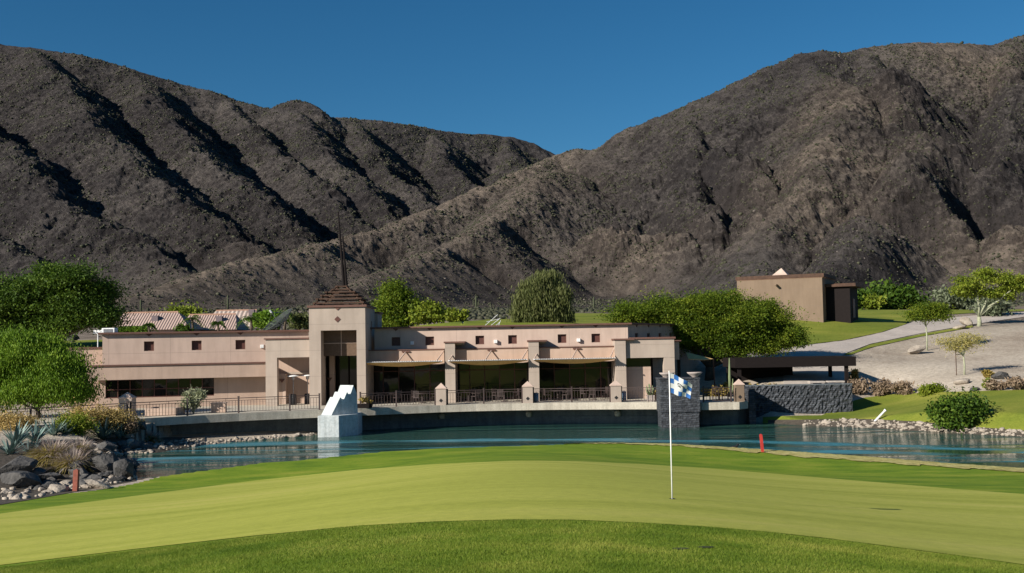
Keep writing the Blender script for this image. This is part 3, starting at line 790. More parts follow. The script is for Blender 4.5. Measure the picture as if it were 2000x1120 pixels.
# ------------------------------------------------------------ foliage
def leaf_cloud(blobs, n, size, aspect=1.8, clump=.45, droop=0, seed=1, per=60, shell=.25, hollow=0.0, flat=.7):
    """blobs: (x,y,z,rx,ry,rz[,weight]) -> quads"""
    r_ = np.random.default_rng(seed)
    B = np.array([b[:6] for b in blobs], float); wgt = np.array([b[6] if len(b) > 6 else (b[3] * b[4] * b[5]) ** (2 / 3) for b in blobs]); wgt = wgt / wgt.sum()
    nclump = max(4, n // per); k = r_.choice(len(B), nclump, p=wgt)
    d = r_.normal(size=(nclump, 3)); d /= np.linalg.norm(d, axis=1)[:, None]
    rad = r_.uniform(shell, 1.08, nclump)
    cc = B[k, :3] + d * rad[:, None] * B[k, 3:6]
    cs = clump * np.exp(r_.normal(0, .3, nclump))
    ctint = r_.uniform(0, 1, nclump)
    q = np.repeat(np.arange(nclump), per)
    N = len(q)
    pos = cc[q] + r_.normal(size=(N, 3)) * cs[q][:, None] * np.array([1, 1, flat])
    if droop: pos[:, 2] -= r_.exponential(droop, N)
    a = r_.normal(size=(N, 3))
    if droop: a = a * .25 + np.array([0, 0, -1.0])
    a /= np.linalg.norm(a, axis=1)[:, None]
    b = np.cross(a, r_.normal(size=(N, 3))); b /= np.linalg.norm(b, axis=1)[:, None]
    s = size * r_.uniform(.6, 1.3, N)[:, None]
    a = a * s * aspect * .5; b = b * s * .5
    v = np.stack([pos - a, pos + b, pos + a, pos - b], 1).reshape(-1, 3)
    f = np.arange(N * 4).reshape(-1, 4)
    tint = np.clip(.55 * ctint[q] + .45 * r_.uniform(0, 1, N), 0, 1)
    return v, f, np.repeat(tint, 4)
def foliage(name, parent, blobs, n, size, mat, **kw):
    v, f, t = leaf_cloud(blobs, n, size, **kw)
    return fast_mesh(name, v, f, mat, parent, attr={'tint': t})
def limbs(mb, base, targets, r0, fork=.35, seed=0, bend=.12, nseg=5):
    rr = random.Random(seed); base = Vector(base)
    for t in targets:
        t = Vector(t); n = nseg; pts = []; rs = []
        L = (t - base).length
        for i in range(n + 1):
            s = i / n
            p = base.lerp(t, s); p.z = base.z + (t.z - base.z) * (s ** .75)
            if 0 < i < n: p += Vector((rr.uniform(-1, 1), rr.uniform(-1, 1), rr.uniform(-.4, .4))) * L * bend * .5
            pts.append(p); rs.append(r0 * (1 - .8 * s))
        mb.path(pts, rs, 6)
def tree(name, label, cat, px, d, crown_px, leafmat, n, size, trunk_w=.3, fork_h=.35, bark='bark', seed=1, group=None, z=None, limb_n=7, **kw):
    """crown_px: blobs measured as (px, py, rx px, ry px[, depth offset m, weight])"""
    b = on_ground(px, d)
    if z is not None: b[2] = z
    root = thing(name, label, cat, b, group)
    blobs = []
    for c in crown_px:
        off = c[4] if len(c) > 4 else 0
        q = P(c[0], c[1], d + off); s = d / FPX
        rx, rz = c[2] * s, c[3] * s
        blobs.append((q[0], q[1], q[2], rx, min(rx, max(rz * 1.2, .5)), rz) + ((c[5],) if len(c) > 5 else ()))
    r0_ = random.Random(seed + 99); extra = []
    for bb in blobs:
        for _ in range(6):
            a_ = r0_.uniform(0, 6.283); e_ = r0_.uniform(-.35, 1.3); f_ = r0_.uniform(.20, .44)
            extra.append((bb[0] + bb[3] * 1.02 * math.cos(a_) * math.cos(e_), bb[1] + bb[4] * .92 * math.sin(a_) * math.cos(e_), bb[2] + bb[5] * .95 * math.sin(e_), bb[3] * f_, bb[4] * f_, bb[5] * f_ * 1.1))
    blobs0 = blobs
    blobs = [tuple(bb[:3]) + tuple(v * .9 for v in bb[3:6]) for bb in blobs]
    top = max(bb[2] for bb in blobs)
    low = min(bb[2] - bb[5] for bb in blobs)
    fz = b[2] + max(.3, (max(low, b[2] + .5) - b[2])) * fork_h / .5
    fork = (b[0], b[1], fz)
    mb = MB()
    mb.path([(b[0], b[1], b[2] - .2), (b[0] + .05, b[1], (b[2] + fz) / 2), fork], [trunk_w * 1.2, trunk_w, trunk_w * .85], 9)
    rr = random.Random(seed); tg = []
    for i in range(limb_n):
        bb = blobs[i % len(blobs)]
        tg.append((bb[0] + rr.uniform(-.6, .6) * bb[3], bb[1] + rr.uniform(-.6, .6) * bb[4], bb[2] + rr.uniform(-.2, .5) * bb[5]))
    limbs(mb, fork, tg, trunk_w * .55, seed=seed)
    mb.build('trunk', M[bark], root, smooth=True)
    foliage('crown', root, blobs + extra, n, size, M[leafmat], seed=seed, **kw)
    return root
def bush(name, label, cat, px, py, wpx, hpx, leafmat, n, size, seed=1, group=None, d=None, stems=True, per=110, **kw):
    b = G(px, py) if d is None else on_ground(px, d)
    root = thing(name, label, cat, b, group); s = b[1] / FPX
    rx, rz = wpx * s / 2, hpx * s / 2
    rr = random.Random(seed); blobs = []
    for i in range(6):
        blobs.append((b[0] + rr.uniform(-.5, .5) * rx, b[1] + rr.uniform(-.3, .3) * rx, b[2] + rz * rr.uniform(.7, 1.25), rx * rr.uniform(.4, .6), rx * .5, rz * rr.uniform(.55, .75)))
    if stems:
        mb = MB()
        for bb in blobs: mb.path([(b[0], b[1], b[2] - .1), (b[0] * .5 + bb[0] * .5, b[1], b[2] + rz * .4), bb[:3]], [.05, .035, .015], 5)
        mb.build('stem', M['bark'], root)
    foliage('foliage', root, blobs, n, size, M[leafmat], seed=seed, clump=kw.pop('clump', rx * .20), per=per, **kw)
    return root
#PART2
# ------------------------------------------------------------ terrace slab and pond wall
tpx = [-200, -60, 60, 150, 266, 340, 400, 467, 520, 566, 610, 640, 700, 780, 860, 930, 1000, 1080, 1150, 1230, 1300]
front = [deck_pt(x) for x in tpx] + [tuple(P(1372, 787, 74.3)[:2]), tuple(P(1444, 787, 74.2)[:2]), tuple(P(1461, 786, 75.2)[:2])]
def quadstrip_slab(mb, A, B, z0, z1):
    """slab between two plan lines of equal length"""
    n = len(A)
    vs = [(*p, z0) for p in A] + [(*p, z0) for p in B] + [(*p, z1) for p in A] + [(*p, z1) for p in B]
    fs = []
    for i in range(n - 1):
        fs += [(i, n + i, n + i + 1, i + 1), (2 * n + i, 2 * n + i + 1, 3 * n + i + 1, 3 * n + i),
               (i, i + 1, 2 * n + i + 1, 2 * n + i), (n + i + 1, n + i, 3 * n + i, 3 * n + i + 1)]
    fs += [(0, 2 * n, 3 * n, n), (n - 1, 2 * n - 1, 4 * n - 1, 3 * n - 1)]
    return mb.add(vs, fs)
back = [(p[0], p[1] + 22) for p in front[:-3]] + [(front[-3][0], 96), (front[-2][0], 92), (front[-1][0], 79.2)]
struct(quadstrip_slab(MB(), front, back, DECKZ - .5, DECKZ).build('terrace', M['concrete']))
wf = [deck_pt(x, 2.1) for x in tpx] ; wf += [tuple(P(1372, 787, 76.4)[:2]), tuple(P(1440, 787, 76.4)[:2]), tuple(P(1457, 787, 77.0)[:2])]
wb = [(p[0], p[1] + 1.2) for p in wf]
rw = thing('retaining_wall', 'curved grey concrete wall rising from the pond below the terrace', 'wall', (0, 79, 0))
quadstrip_slab(MB(), wf, wb, -1.5, DECKZ - .5).build('wall', M['wall_concrete'], rw)
wl = [(p[0] + 0, p[1] - .06) for p in wf[9:-3]]
quadstrip_slab(MB(), wl, [(p[0], p[1] + .08) for p in wl], .42, .56).build('ledge', M['wall_concrete'], rw)
for px in (863, 1033, 1206):
    x, y = deck_pt(px, 2.1)
    MB().lathe((x, y - .06, .52), [(.03, 0), (.19, .02), (.24, .14), (.24, .30), (.17, .42), (.03, .46)], 12).build('pale_oval', M['concrete'], rw, True)  # raised pale oval on the wall below each pipe
    MB().tube((x, y - .32, 1.02), (x, y + .05, 1.02), .055).build('scupper_pipe', M['black'], rw)

# ------------------------------------------------------------ railings
def edge_line(pa, pb, off=.28, step=14):
    n = max(2, int(abs(pb - pa) / step) + 1)
    return [deck_pt(x, off) for x in np.linspace(pa, pb, n)]
def post_mesh(x, y, z, h=1.1, w=.05, name='post', parent=None, mat='iron'):
    MB().box(x - w, x + w, y - w, y + w, z, z + h).box(x - w * 1.3, x + w * 1.3, y - w * 1.3, y + w * 1.3, z + h, z + h + .03).build(name, M[mat], parent)
def rail_panel(parent, line, z, h=1.0, sp=.20):
    mb = MB()
    for (p, q) in zip(line[:-1], line[1:]):
        for zz, r in ((z + h, .032), (z + h - .15, .020), (z + .11, .022)):
            mb.tube((p[0], p[1], zz), (q[0], q[1], zz), r, n=4)
    L = np.array(line); s = np.concatenate([[0], np.cumsum(np.hypot(*np.diff(L, axis=0).T))])
    n = int(s[-1] / sp)
    for i in range(1, n):
        t = s[-1] * i / n; x = np.interp(t, s, L[:, 0]); y = np.interp(t, s, L[:, 1])
        mb.tube((x, y, z + .11), (x, y, z + h - (.15 if i % 6 else 0)), .016, n=4)
    mb.build('baluster_panel', M['iron'], parent)
def railing(label, stops, z=DECKZ, off=.28):
    x0, y0 = deck_pt(stops[0], off)
    r = thing('railing', label, 'railing', (x0, y0, z), 'railings along the terrace edge')
    for a, b in zip(stops[:-1], stops[1:]): rail_panel(r, edge_line(a, b, off), z)
    for a in stops: post_mesh(*deck_pt(a, off), z, parent=r)
    return r
railing('brown iron railing behind the orange shrubs, left of the double post', [-120, -30, 60, 155, 249])
railing('long brown iron railing from the double post to the white peaked block', [255, 366, 466, 566, 624])
railing('brown iron railing just right of the white peaked block', [704, 774, 850])
railing('brown iron railing in front of the middle awning', [874, 945, 1020])
railing('brown iron railing in front of the rightmost awning', [1042, 1117, 1192])
railing('short brown iron railing with potted cactus behind, left of the flag', [1214, 1293])
rr_ = thing('railing', 'dark iron railing on the shaded terrace corner right of the stone pier', 'railing', P(1374, 787, 74.6), 'railings along the terrace edge')
ln = [tuple(P(x, 787, 74.5)[:2]) for x in (1374, 1400, 1428)]
rail_panel(rr_, ln, DECKZ); [post_mesh(*ln[k], DECKZ, parent=rr_) for k in (0, 2)]

def pillar(px, label, off=.05, w=.36, h=1.15, pt=None, mt='stucco_grey'):
    x, y = deck_pt(px, off + w) if pt is None else pt
    r = thing('stone_pillar', label, 'pillar', (x, y, DECKZ), 'pyramid capped pillars on the terrace')
    MB().box(x - w, x + w, y - w, y + w, DECKZ, DECKZ + h).build('shaft', M[mt], r)
    z = DECKZ + h
    mb = MB().box(x - w - .04, x + w + .04, y - w - .04, y + w + .04, z, z + .07)
    a = w + .02
    mb.add([(x - a, y - a, z + .07), (x + a, y - a, z + .07), (x + a, y + a, z + .07), (x - a, y + a, z + .07), (x, y, z + .42)], [(0, 1, 4), (1, 2, 4), (2, 3, 4), (3, 0, 4), (3, 2, 1, 0)])
    mb.build('cap', M['stucco'], r)
    d = .14; f = y - w - .012
    MB().add([(x - d, f, z - .82), (x, f, z - .82 - d), (x + d, f, z - .82), (x, f, z - .82 + d), (x - d, y - w + .02, z - .82), (x, y - w + .02, z - .82 - d), (x + d, y - w + .02, z - .82), (x, y - w + .02, z - .82 + d)],
             [(0, 1, 2, 3), (0, 4, 5, 1), (1, 5, 6, 2), (2, 6, 7, 3), (3, 7, 4, 0)]).build('diamond_tile', M['black'], r)
    return r
pillar(862, 'square pillar with pyramid cap between the left and middle awning railings')
pillar(1031, 'square pillar with pyramid cap between the middle and right awning railings')
pillar(1203, 'square pillar with pyramid cap left of the short cactus railing')
pillar(249, 'pyramid cap of a pillar beyond the double railing post', off=3.2, w=.42)
pillar(0, 'brown capped pillar at the terrace corner by the dark stone wall', pt=tuple(P(1444, 787, 75.0)[:2]), w=.30, mt='stucco_blockhouse')

# ------------------------------------------------------------ clubhouse
club = thing('clubhouse', 'long beige stucco clubhouse with square tower, small brown windows and canvas awnings', 'building', (-6, 82, DECKZ))
RFr = W0
def wall_holes(mb, u0, u1, z0, z1, v0, v1, holes):
    us = sorted({u0, u1} | {h for a in holes for h in a[:2]}); zs = sorted({z0, z1} | {h for a in holes for h in a[2:]})
    for a, b in zip(us[:-1], us[1:]):
        run = None
        for c, d in zip(zs[:-1], zs[1:]):
            m = ((a + b) / 2, (c + d) / 2)
            solid = not any(h[0] < m[0] < h[1] and h[2] < m[1] < h[3] for h in holes)
            if solid:
                run = (run[0], d) if run else (c, d)
            elif run: mb.box(a, b, v0, v1, *run); run = None
        if run: mb.box(a, b, v0, v1, *run)
    return mb
def coping(fr, u0, u1, v0, v1, z, name='coping', h=.14, out=.10, mat='coping'):
    return MB(fr).box(u0 - out, u1 + out, v0 - out, v1 + out, z, z + h).build(name, M[mat], club)
def small_window(fr, c, zc, v, w=.66):
    o = MB(fr)
    o.box(c - w / 2, c + w / 2, v + .20, v + .24, zc - w / 2, zc + w / 2)
    wd = o.build('window', M['brown_panel'], club)
    m = MB(fr); t = .045
    m.box(c - w / 2, c - w / 2 + t, v + .12, v + .2, zc - w / 2, zc + w / 2).box(c + w / 2 - t, c + w / 2, v + .12, v + .2, zc - w / 2, zc + w / 2)
    m.box(c - w / 2 + t, c + w / 2 - t, v + .12, v + .2, zc + w / 2 - t, zc + w / 2).box(c - w / 2 + t, c + w / 2 - t, v + .12, v + .2, zc - w / 2, zc - w / 2 + t)
    f = m.build('frame', M['coping'], wd)
def triangle(fr, c, z, v, w=.22, h=.20):
    MB(fr).prism([(c - w, z), (c, z - h), (c + w, z)], v - .05, v + .02).build('triangle_ornament', M['coping'], club)
def lamp(fr, c, z, v):
    MB(fr).box(c - .13, c + .13, v - .22, v, z - .13, z + .13).build('wall_light', M['white'], club, bevel=.02)
def sconce(fr, c, z, v):
    MB(fr).prism([(c - .2, z), (c, z - .26), (c + .2, z)], v - .16, v).build('sconce', M['coping'], club)

UV_ = 82.0
zt = W0.z(1000, 638, UV_)
xl, xr = W0.u(732, UV_), W0.u(1228, UV_)
win = [774, 840, 938, 1002, 1099, 1165]
wz = W0.z(1000, 663.5, UV_)
holes = []
for p in win:
    c = W0.u(p, UV_); holes.append((c - .33, c + .33, wz - .33, wz + .33)); small_window(W0, c, wz, UV_)
    triangle(W0, c, zt, UV_)
wall_holes(MB(), xl, xr, W0.z(1000, 689, UV_) - .3, zt, UV_, UV_ + .3, holes).build('upper_wall', M['stucco'], club)
coping(W0, xl, xr, UV_, UV_ + .3, zt, out=.28, h=.12)
MB().box(xl, xr - .02, UV_ + .3, UV_ + 12, zt - .6, zt - .45).build('roof', M['rust'], club)
for p in (806, 969, 1131): lamp(W0, W0.u(p, UV_), W0.z(1000, 667, UV_), UV_)
# angled end wing with a row of small windows
E = Fr(xr, UV_, R(62))
hs_ = []
for k in range(6):
    c = 1.8 + k * 2.6; hs_.append((c - .33, c + .33, wz - .33, wz + .33)); small_window(E, c, wz, 0); triangle(E, c, zt, 0)
wall_holes(MB(E), 0, 17, DECKZ, zt, 0, .3, hs_).build('end_wall', M['stucco_grey'], club)
coping(E, .3, 17, 0, .3, zt + .002, out=.25, h=.12)

# fascia band, pilasters and glazed bays
FV = 80.6
fz1 = W0.z(1000, 681, FV); fz0 = W0.z(1000, 709, FV)
bays = [(718, 868), (889, 1032), (1053, 1202)]
for a, b in bays:
    MB().box(W0.u(a, FV), W0.u(b, FV), FV, UV_ + .25, fz0, fz1).build('fascia', M['stucco_pink'], club)
    MB().box(W0.u(a, FV), W0.u(b, FV), FV - .06, UV_ - .004, fz1, fz1 + .07).build('fascia_coping', M['coping'], club)
PV = 80.0
pz = W0.z(1000, 668.5, PV)
for a, b, c in ((869.5, 889, 900), (1033, 1053, 1060), (1202, 1223, 1229)):
    ua, ub, uc = W0.u(a, PV), W0.u(b, PV), W0.u(c, PV + .7)
    MB().box(ua, ub, PV, 83.6, DECKZ, pz).build('pilaster', M['stucco_grey'], club)
    MB().box(ub, uc + .25, PV + .45, UV_ + .02, fz1 + .35, pz).build('pilaster_shoulder', M['stucco_grey'], club)
    MB().box(ua - .08, uc + .35, PV - .08, UV_ + .05, pz, pz + .12).build('coping', M['coping'], club)
GV = 83.4
def glazing(fr, u0, u1, z0, z1, v, ncol, mids=(), name='glazing', doors=()):
    gm_ = MB(fr); rg = random.Random(int(u0 * 10))
    for i in range(ncol):            # panes hang very slightly out of true, so each mirrors something else
        a = u0 + (u1 - u0) * i / ncol; b = u0 + (u1 - u0) * (i + 1) / ncol
        pt = math.tan(R(rg.uniform(-.3, 2.6))) * (z1 - z0); yw = math.tan(R(rg.uniform(-1.2, 1.2))) * (b - a)
        gm_.add([fr.w(a, v + .005, z0), fr.w(b, v + .005 + abs(yw) * .5 + yw * .5, z0), fr.w(b, v + .005 + abs(yw) * .5 + yw * .5 + max(pt, 0), z1), fr.w(a, v + .005 + max(pt, 0), z1)], [(0, 1, 2, 3)])
    g = gm_.build(name, M['glass'], club)
    m = MB(fr); t = .035
    for i in range(ncol + 1):
        u = u0 + (u1 - u0) * i / ncol; m.box(u - t, u + t, v - .07, v - .003, z0, z1)
    for zz in list(mids) + [z0 + t, z1 - t]:
        for i in range(ncol):
            a = u0 + (u1 - u0) * i / ncol + t; b = u0 + (u1 - u0) * (i + 1) / ncol - t
            m.box(a, b, v - .06, v - .004, zz - t, zz + t)
    m.build('mullions', M['brown_panel'], g)
    return g
for k, (a, b) in enumerate([(718, 870), (888, 1034), (1052, 1203)]):
    glazing(W0, W0.u(a, GV), W0.u(b, GV), DECKZ + .02, fz0 + .6, GV, 5, (DECKZ + 2.3,))
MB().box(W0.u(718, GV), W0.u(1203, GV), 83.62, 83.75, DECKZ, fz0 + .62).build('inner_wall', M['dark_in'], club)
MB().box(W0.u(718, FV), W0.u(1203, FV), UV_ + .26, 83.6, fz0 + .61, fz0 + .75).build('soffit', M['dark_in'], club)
# awnings
for a, b in bays:
    ua, ub = W0.u(a, FV) + .05, W0.u(b, FV) - .05
    zb = fz0 + .22; yb = FV - 1.25
    aw = MB()
    cols_ = 24; rows = 6
    vs = []; L = ub - ua + .45
    for i_ in range(cols_ + 1):
        s_ = i_ / cols_; sag = .30 * 4 * s_ * (1 - s_)
        for j_ in range(rows + 1):
            t_ = j_ / rows
            vs.append((ua - .45 + L * s_, yb + 1.1 * t_, zb - (.10 + sag) * math.sin(min(1, t_ * 1.6) * math.pi / 2) + .10 * t_))
    for i_ in range(cols_):
        for j_ in range(rows):
            q_ = i_ * (rows + 1) + j_; aw.add([vs[q_], vs[q_ + rows + 1], vs[q_ + rows + 2], vs[q_ + 1]], [(0, 1, 2, 3)])
    A_ = aw.build('awning', M['tan_canvas'], club)
    sm = A_.modifiers.new('thick', 'SOLIDIFY'); sm.thickness = .02
    f = MB(); f.tube((ua - .5, yb - .02, zb + .02), (ub - .05, yb - .02, zb + .02), .04)
    f.build('front_bar', M['white'], A_)
    for s_ in (0, .5, 1):
        u = ua + (ub - ua) * s_
        MB().tube((u, FV - .03, fz1 - .12), (u - .45, yb, zb + .04), .045).build('awning_arm', M['stucco'], A_)
    u = (ua + ub) / 2
    MB().box(u - .3, u + .3, FV - .10, FV - .003, fz1 - .14, fz1 - .05).build('bracket', M['coping'], A_)
    f = MB(); zz_ = []
    for k in range(69):
        u = ua - .4 + (ub - ua + .3) * k / 68; zz_.append((u, yb - .07, zb + .02 + (.055 if k % 2 else -.055)))
    f.path(zz_, [.014] * 69, 4); f.build('lacing', M['rust'], A_)

# right pavilion
BV = 80.25
bu0, bu1 = W0.u(1223, BV), W0.u(1318, BV)
bz1 = W0.z(1270, 662.5, BV); bz0 = W0.z(1270, 699, BV)
MB().box(bu0 + .02, bu1, BV, BV + .6, bz0, bz1).build('pavilion_beam', M['stucco_grey'], club)
coping(W0, bu0 + .45, bu1, BV, BV + .6, bz1, out=.10)
pu = W0.u(1297, BV)
MB().box(pu, bu1, BV + .02, BV + .78, DECKZ, bz0).build('pavilion_post', M['stucco_grey'], club)
MB().box(bu1 - .5, bu1 + .02, BV + .6, 88, bz0 + .1, bz1 - .05).build('pavilion_side_beam', M['stucco_grey'], club)
MB().box(bu1 + .02, bu1 + .55, BV + 1.2, 88, bz0 - .2, bz1 - .25).build('pavilion_cornice', M['stucco_grey'], club)
MB().box(bu1 - .08, bu1 + .70, BV + 1.1, 88.2, bz1 - .25, bz1 - .12).build('coping', M['coping'], club)
MB().box(bu0, bu1 - .52, BV + .62, 88, bz1 - .4, bz1 - .25).build('pavilion_roof', M['dark_in'], club)
for px in (1272, 1326):
    u = W0.u(px, 83.5); MB().box(u - .11, u + .11, 83.4, 83.6, DECKZ, bz0).build('pavilion_column', M['dark_timber'], club)
gw = (W0.u(1223, 84), W0.u(1271, 84))
gw = (W0.u(1223, 80.95), W0.u(1271, 80.95))
MB().box(gw[0], gw[1], 80.95, 81.1, DECKZ, W0.z(1245, 717, 80.95)).build('glass_reflection_panel', M['stucco_pink'], club)  # pink panel added in place of a sunlit reflection in the glass
MB().box(gw[0], gw[1], 81.0, 81.05, W0.z(1245, 717, 80.95) + .02, bz0 + .3).build('pavilion_glazing', M['glass'], club)

# tower
TV = 79.0
t0, t1 = W0.u(604, TV, 690), W0.u(714, TV, 690)
tz = W0.z(660, 600.5, TV)
o0, o1 = W0.u(627, TV), W0.u(697, TV); oz = W0.z(660, 645.5, TV)
mb = MB()
mb.box(t0, o0, TV, TV + 1.9, DECKZ, tz).box(o1, t1, TV, TV + 1.9, DECKZ, tz).box(o0, o1, TV, TV + 1.9, oz, tz)
mb.box(t0, t0 + .5, TV + 1.9, TV + 5.4, DECKZ, tz)
mb.box(t1 - .5, t1, TV + 1.9, TV + 5.4, DECKZ, tz)
mb.box(t0 + .5, t1 - .5, TV + 4.9, TV + 5.4, oz - 1.5, tz)
mb.build('tower_wall', M['stucco_grey'], club)
MB().box(t0 + .3, t1 + .25, TV + 5.4, TV + 8.0, DECKZ, tz - .35).build('tower_rear_block', M['stucco_grey'], club)
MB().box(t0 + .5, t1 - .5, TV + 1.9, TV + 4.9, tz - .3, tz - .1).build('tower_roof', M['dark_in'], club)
coping(W0, t0, t1, TV, TV + 5.4, tz, out=.12, h=.16)
coping(W0, t0 + .45, t1 + .25, TV + 5.53, TV + 8.0, tz - .35, out=.10)
cx = (t0 + t1) / 2
triangle(W0, W0.u(660, TV), tz, TV, .26, .22)
zd = W0.z(660, 624, TV); cd = W0.u(660, TV)
MB().prism([(cd - .23, zd), (cd, zd - .23), (cd + .23, zd), (cd, zd + .23)], TV - .03, TV + .02).build('diamond_tile', M['brown_panel'], club)
MB().box(t1 - .01, t1 + .015, TV + 3.2, TV + 3.6, tz - 1.7, tz - 1.0).build('slit_window', M['brown_panel'], club)
# upper recessed panel, doorway
pz0 = W0.z(660, 695.5, TV + 1.2)
pn = MB().box(o0 + .003, o1 - .003, TV + 1.2, TV + 1.35, pz0, oz - .003).build('transom_panel', M['interior'], club)
pm = MB(); mid = (o0 + o1) / 2; zm = (pz0 + oz) / 2
pm.box(mid - .03, mid + .03, TV + 1.15, TV + 1.197, pz0, oz - .01).box(o0 + .01, mid - .03, TV + 1.15, TV + 1.196, zm - .03, zm + .03).box(mid + .03, o1 - .01, TV + 1.15, TV + 1.196, zm - .03, zm + .03)
pm.build('panel_joint', M['stucco_pink'], pn)
MB().box(o0 - .0, W0.u(655, TV + 4), TV + 3.6, TV + 4.0, DECKZ, oz).build('entrance_side_wall', M['stucco'], club)
dr = MB().box(W0.u(655, TV + 4) + .01, t1 - .5, TV + 4.3, TV + 4.4, DECKZ, oz).build('entrance_door', M['glass'], club)
dm = MB()
for u in (.02, .48, .98):
    uu = W0.u(655, TV + 4) + .1 + u * 1.9; dm.box(uu - .05, uu + .05, TV + 4.2, TV + 4.297, DECKZ, pz0 + .1)
dm.build('door_frame', M['dark_timber'], dr)
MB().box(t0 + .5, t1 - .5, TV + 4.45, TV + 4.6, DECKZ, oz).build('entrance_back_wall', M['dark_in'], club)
sconce(W0, W0.u(644, TV + 3.6), W0.z(644, 738, TV + 3.6), TV + 3.6)
# stepped open-slat roof
lev = [(616, 729, 596.5), (617, 707, 588), (623, 699, 581.5), (631, 693, 575), (649, 681, 570), (656, 676, 563)]
base_z = tz + .16
tz0 = base_z + .12
yc = TV + 2.5
for k in range(6):
    half = [1.80, 1.62, 1.34, 1.05, .62, .36][k]; z = base_z + [.14, .46, .72, .98, 1.20, 1.44][k]
    m = MB(); b_ = .09; h_ = .10
    m.box(cx - half, cx + half, yc - half - b_, yc - half + b_, z, z + h_).box(cx - half, cx + half, yc + half - b_, yc + half + b_, z, z + h_)
    m.box(cx - half - b_, cx - half + b_, yc - half - b_ - .05, yc + half + b_ + .05, z - .003, z + h_ + .004).box(cx + half - b_, cx + half + b_, yc - half - b_ - .05, yc + half + b_ + .05, z - .003, z + h_ + .004)
    m.build('roof_slat', M['rust'], club)
m = MB()
for sx in (-1, 1):
    for sy in (-1, 1):
        m.tube((cx + sx * 1.8, yc + sy * 1.8, base_z - .1), (cx + sx * 1.8, yc + sy * 1.8, base_z + .2), .08)
        m.tube((cx + sx * 1.78, yc + sy * 1.78, base_z + .16), (cx + sx * .3, yc + sy * .3, base_z + 1.5), .06)
m.build('roof_rafter', M['rust'], club)
for (a, b, r_) in (((672, 563), (660.5, 414), .12), ((677, 563), (669.5, 462), .11)):
    MB().tube(P(*a, yc), P(*b, yc), r_, .055).build('spire', M['dark_timber'], club)

# portico between tower and left wing
QV = 79.7
q0 = W0.u(518.6, QV, 700); q1 = t0
qz = W0.z(560, 663, QV); qo = W0.z(570, 698.5, QV)
MB().box(q0, q1, QV, QV + .6, qo, qz).box(q0, W0.u(541, QV), QV, QV + .6, DECKZ, qo).build('portico', M['stucco_grey'], club)
MB().box(q0, q0 + .5, QV + .6, 84, qo, qz - .05).build('portico_side', M['stucco_grey'], club)
coping(W0, q0, q1 - .12, QV, QV + .6, qz, out=.10, h=.10)
MB().box(W0.u(541, QV + 3) , q1, QV + 2.9, QV + 3.3, DECKZ, qo + .8).build('portico_back_wall', M['stucco_pink'], club)
MB().box(W0.u(541, QV + 3) + .02, W0.u(562, QV + 3), QV + 2.2, QV + 2.9, DECKZ, W0.z(560, 731, QV + 2.2)).build('portico_pier', M['stucco'], club)
MB().box(W0.u(563, QV + 3), q1, QV + 2.70, QV + 2.88, W0.z(580, 731, QV + 2.7), W0.z(580, 727, QV + 2.7)).build('portico_beam', M['stucco_grey'], club)
sconce(W0, W0.u(551, QV + 2.2), W0.z(551, 741, QV + 2.2), QV + 2.2)
sconce(W0, W0.u(720, 82.5), W0.z(720, 737, 82.5), 83.38)

# left wing
lo = P(517, 720, 82.5)
LF = Fr(lo[0], lo[1], R(12))
lz = LF.z(400, 650.5, 0)
l0 = LF.u(200, 0, 690); l1 = LF.u(603, 0, 690)
lw = [(291, 676.5), (384, 675), (469.5, 673.5)]
hl = []; zc = LF.z(384, 675, 0)
for p, y in lw:
    c = LF.u(p, 0, 675); hl.append((c - .40, c + .40, zc - .36, zc + .36)); small_window(LF, c, zc, 0, .80 if False else .72)
    triangle(LF, c, lz, 0, .26, .2)
hl = [(a + .04, b - .04, c, d) for a, b, c, d in hl]
lb = LF.z(400, 722, 0) - .6
wall_holes(MB(LF), l0, l1, lb, lz, 0, .3, hl).build('upper_wall', M['stucco'], club)
MB(LF).box(l0 - .0, l0 + .3, .3, 12, DECKZ, lz - .002).build('gable_wall', M['stucco'], club)
MB(LF).box(l0 + .3, l1 + 2, .3, 12, lz - .6, lz - .45).build('roof', M['rust'], club)
coping(LF, l0, l1 + .5, 0, .3, lz, out=.28, h=.13)
lamp(LF, LF.u(512, 0, 677), LF.z(512, 677, 0), 0)
fv = -1.9
f1 = LF.z(400, 712.5, fv); f0 = LF.z(400, 738.5, fv)
fa, fb = LF.u(176, fv), LF.u(519, fv)
MB(LF).box(fa, fb, fv, -.003, f0, f1).build('lower_fascia', M['stucco_pink'], club)
MB(LF).box(fa - .08, fb - .02, fv - .08, -.006, f1, f1 + .10).build('fascia_coping', M['coping'], club)
gv = -.9
ga, gb = LF.u(206, gv), LF.u(418, gv); g0, g1 = LF.z(310, 776, gv), f0
wb_ = MB(LF); wb_.box(fa + .4, ga, gv, -.1, DECKZ - .4, f0).box(ga, gb, gv, -.1, DECKZ - .4, g0).box(gb, fb + 1.2, gv, -.1, DECKZ - .4, f0)
wb_.build('lower_wall', M['stucco_pink'], club)
glazing(LF, ga, gb, g0, g1, gv + .12, 9, (g0 + (g1 - g0) * .45,), 'ribbon_window')
MB(LF).box(ga, gb, gv + .3, gv + .4, g0, g1).build('window_back', M['dark_in'], club)
# low annex at the far left
MB(LF).box(l0 - 3.4, l0 - .01, 1.5, 6, DECKZ - 1, LF.z(180, 681, 1.5)).build('annex_wall', M['stucco_pink'], club)
MB(LF).box(l0 - 3.5, l0 - .02, 1.4, 6.1, LF.z(180, 681, 1.5), LF.z(180, 681, 1.5) + .1).build('coping', M['coping'], club)

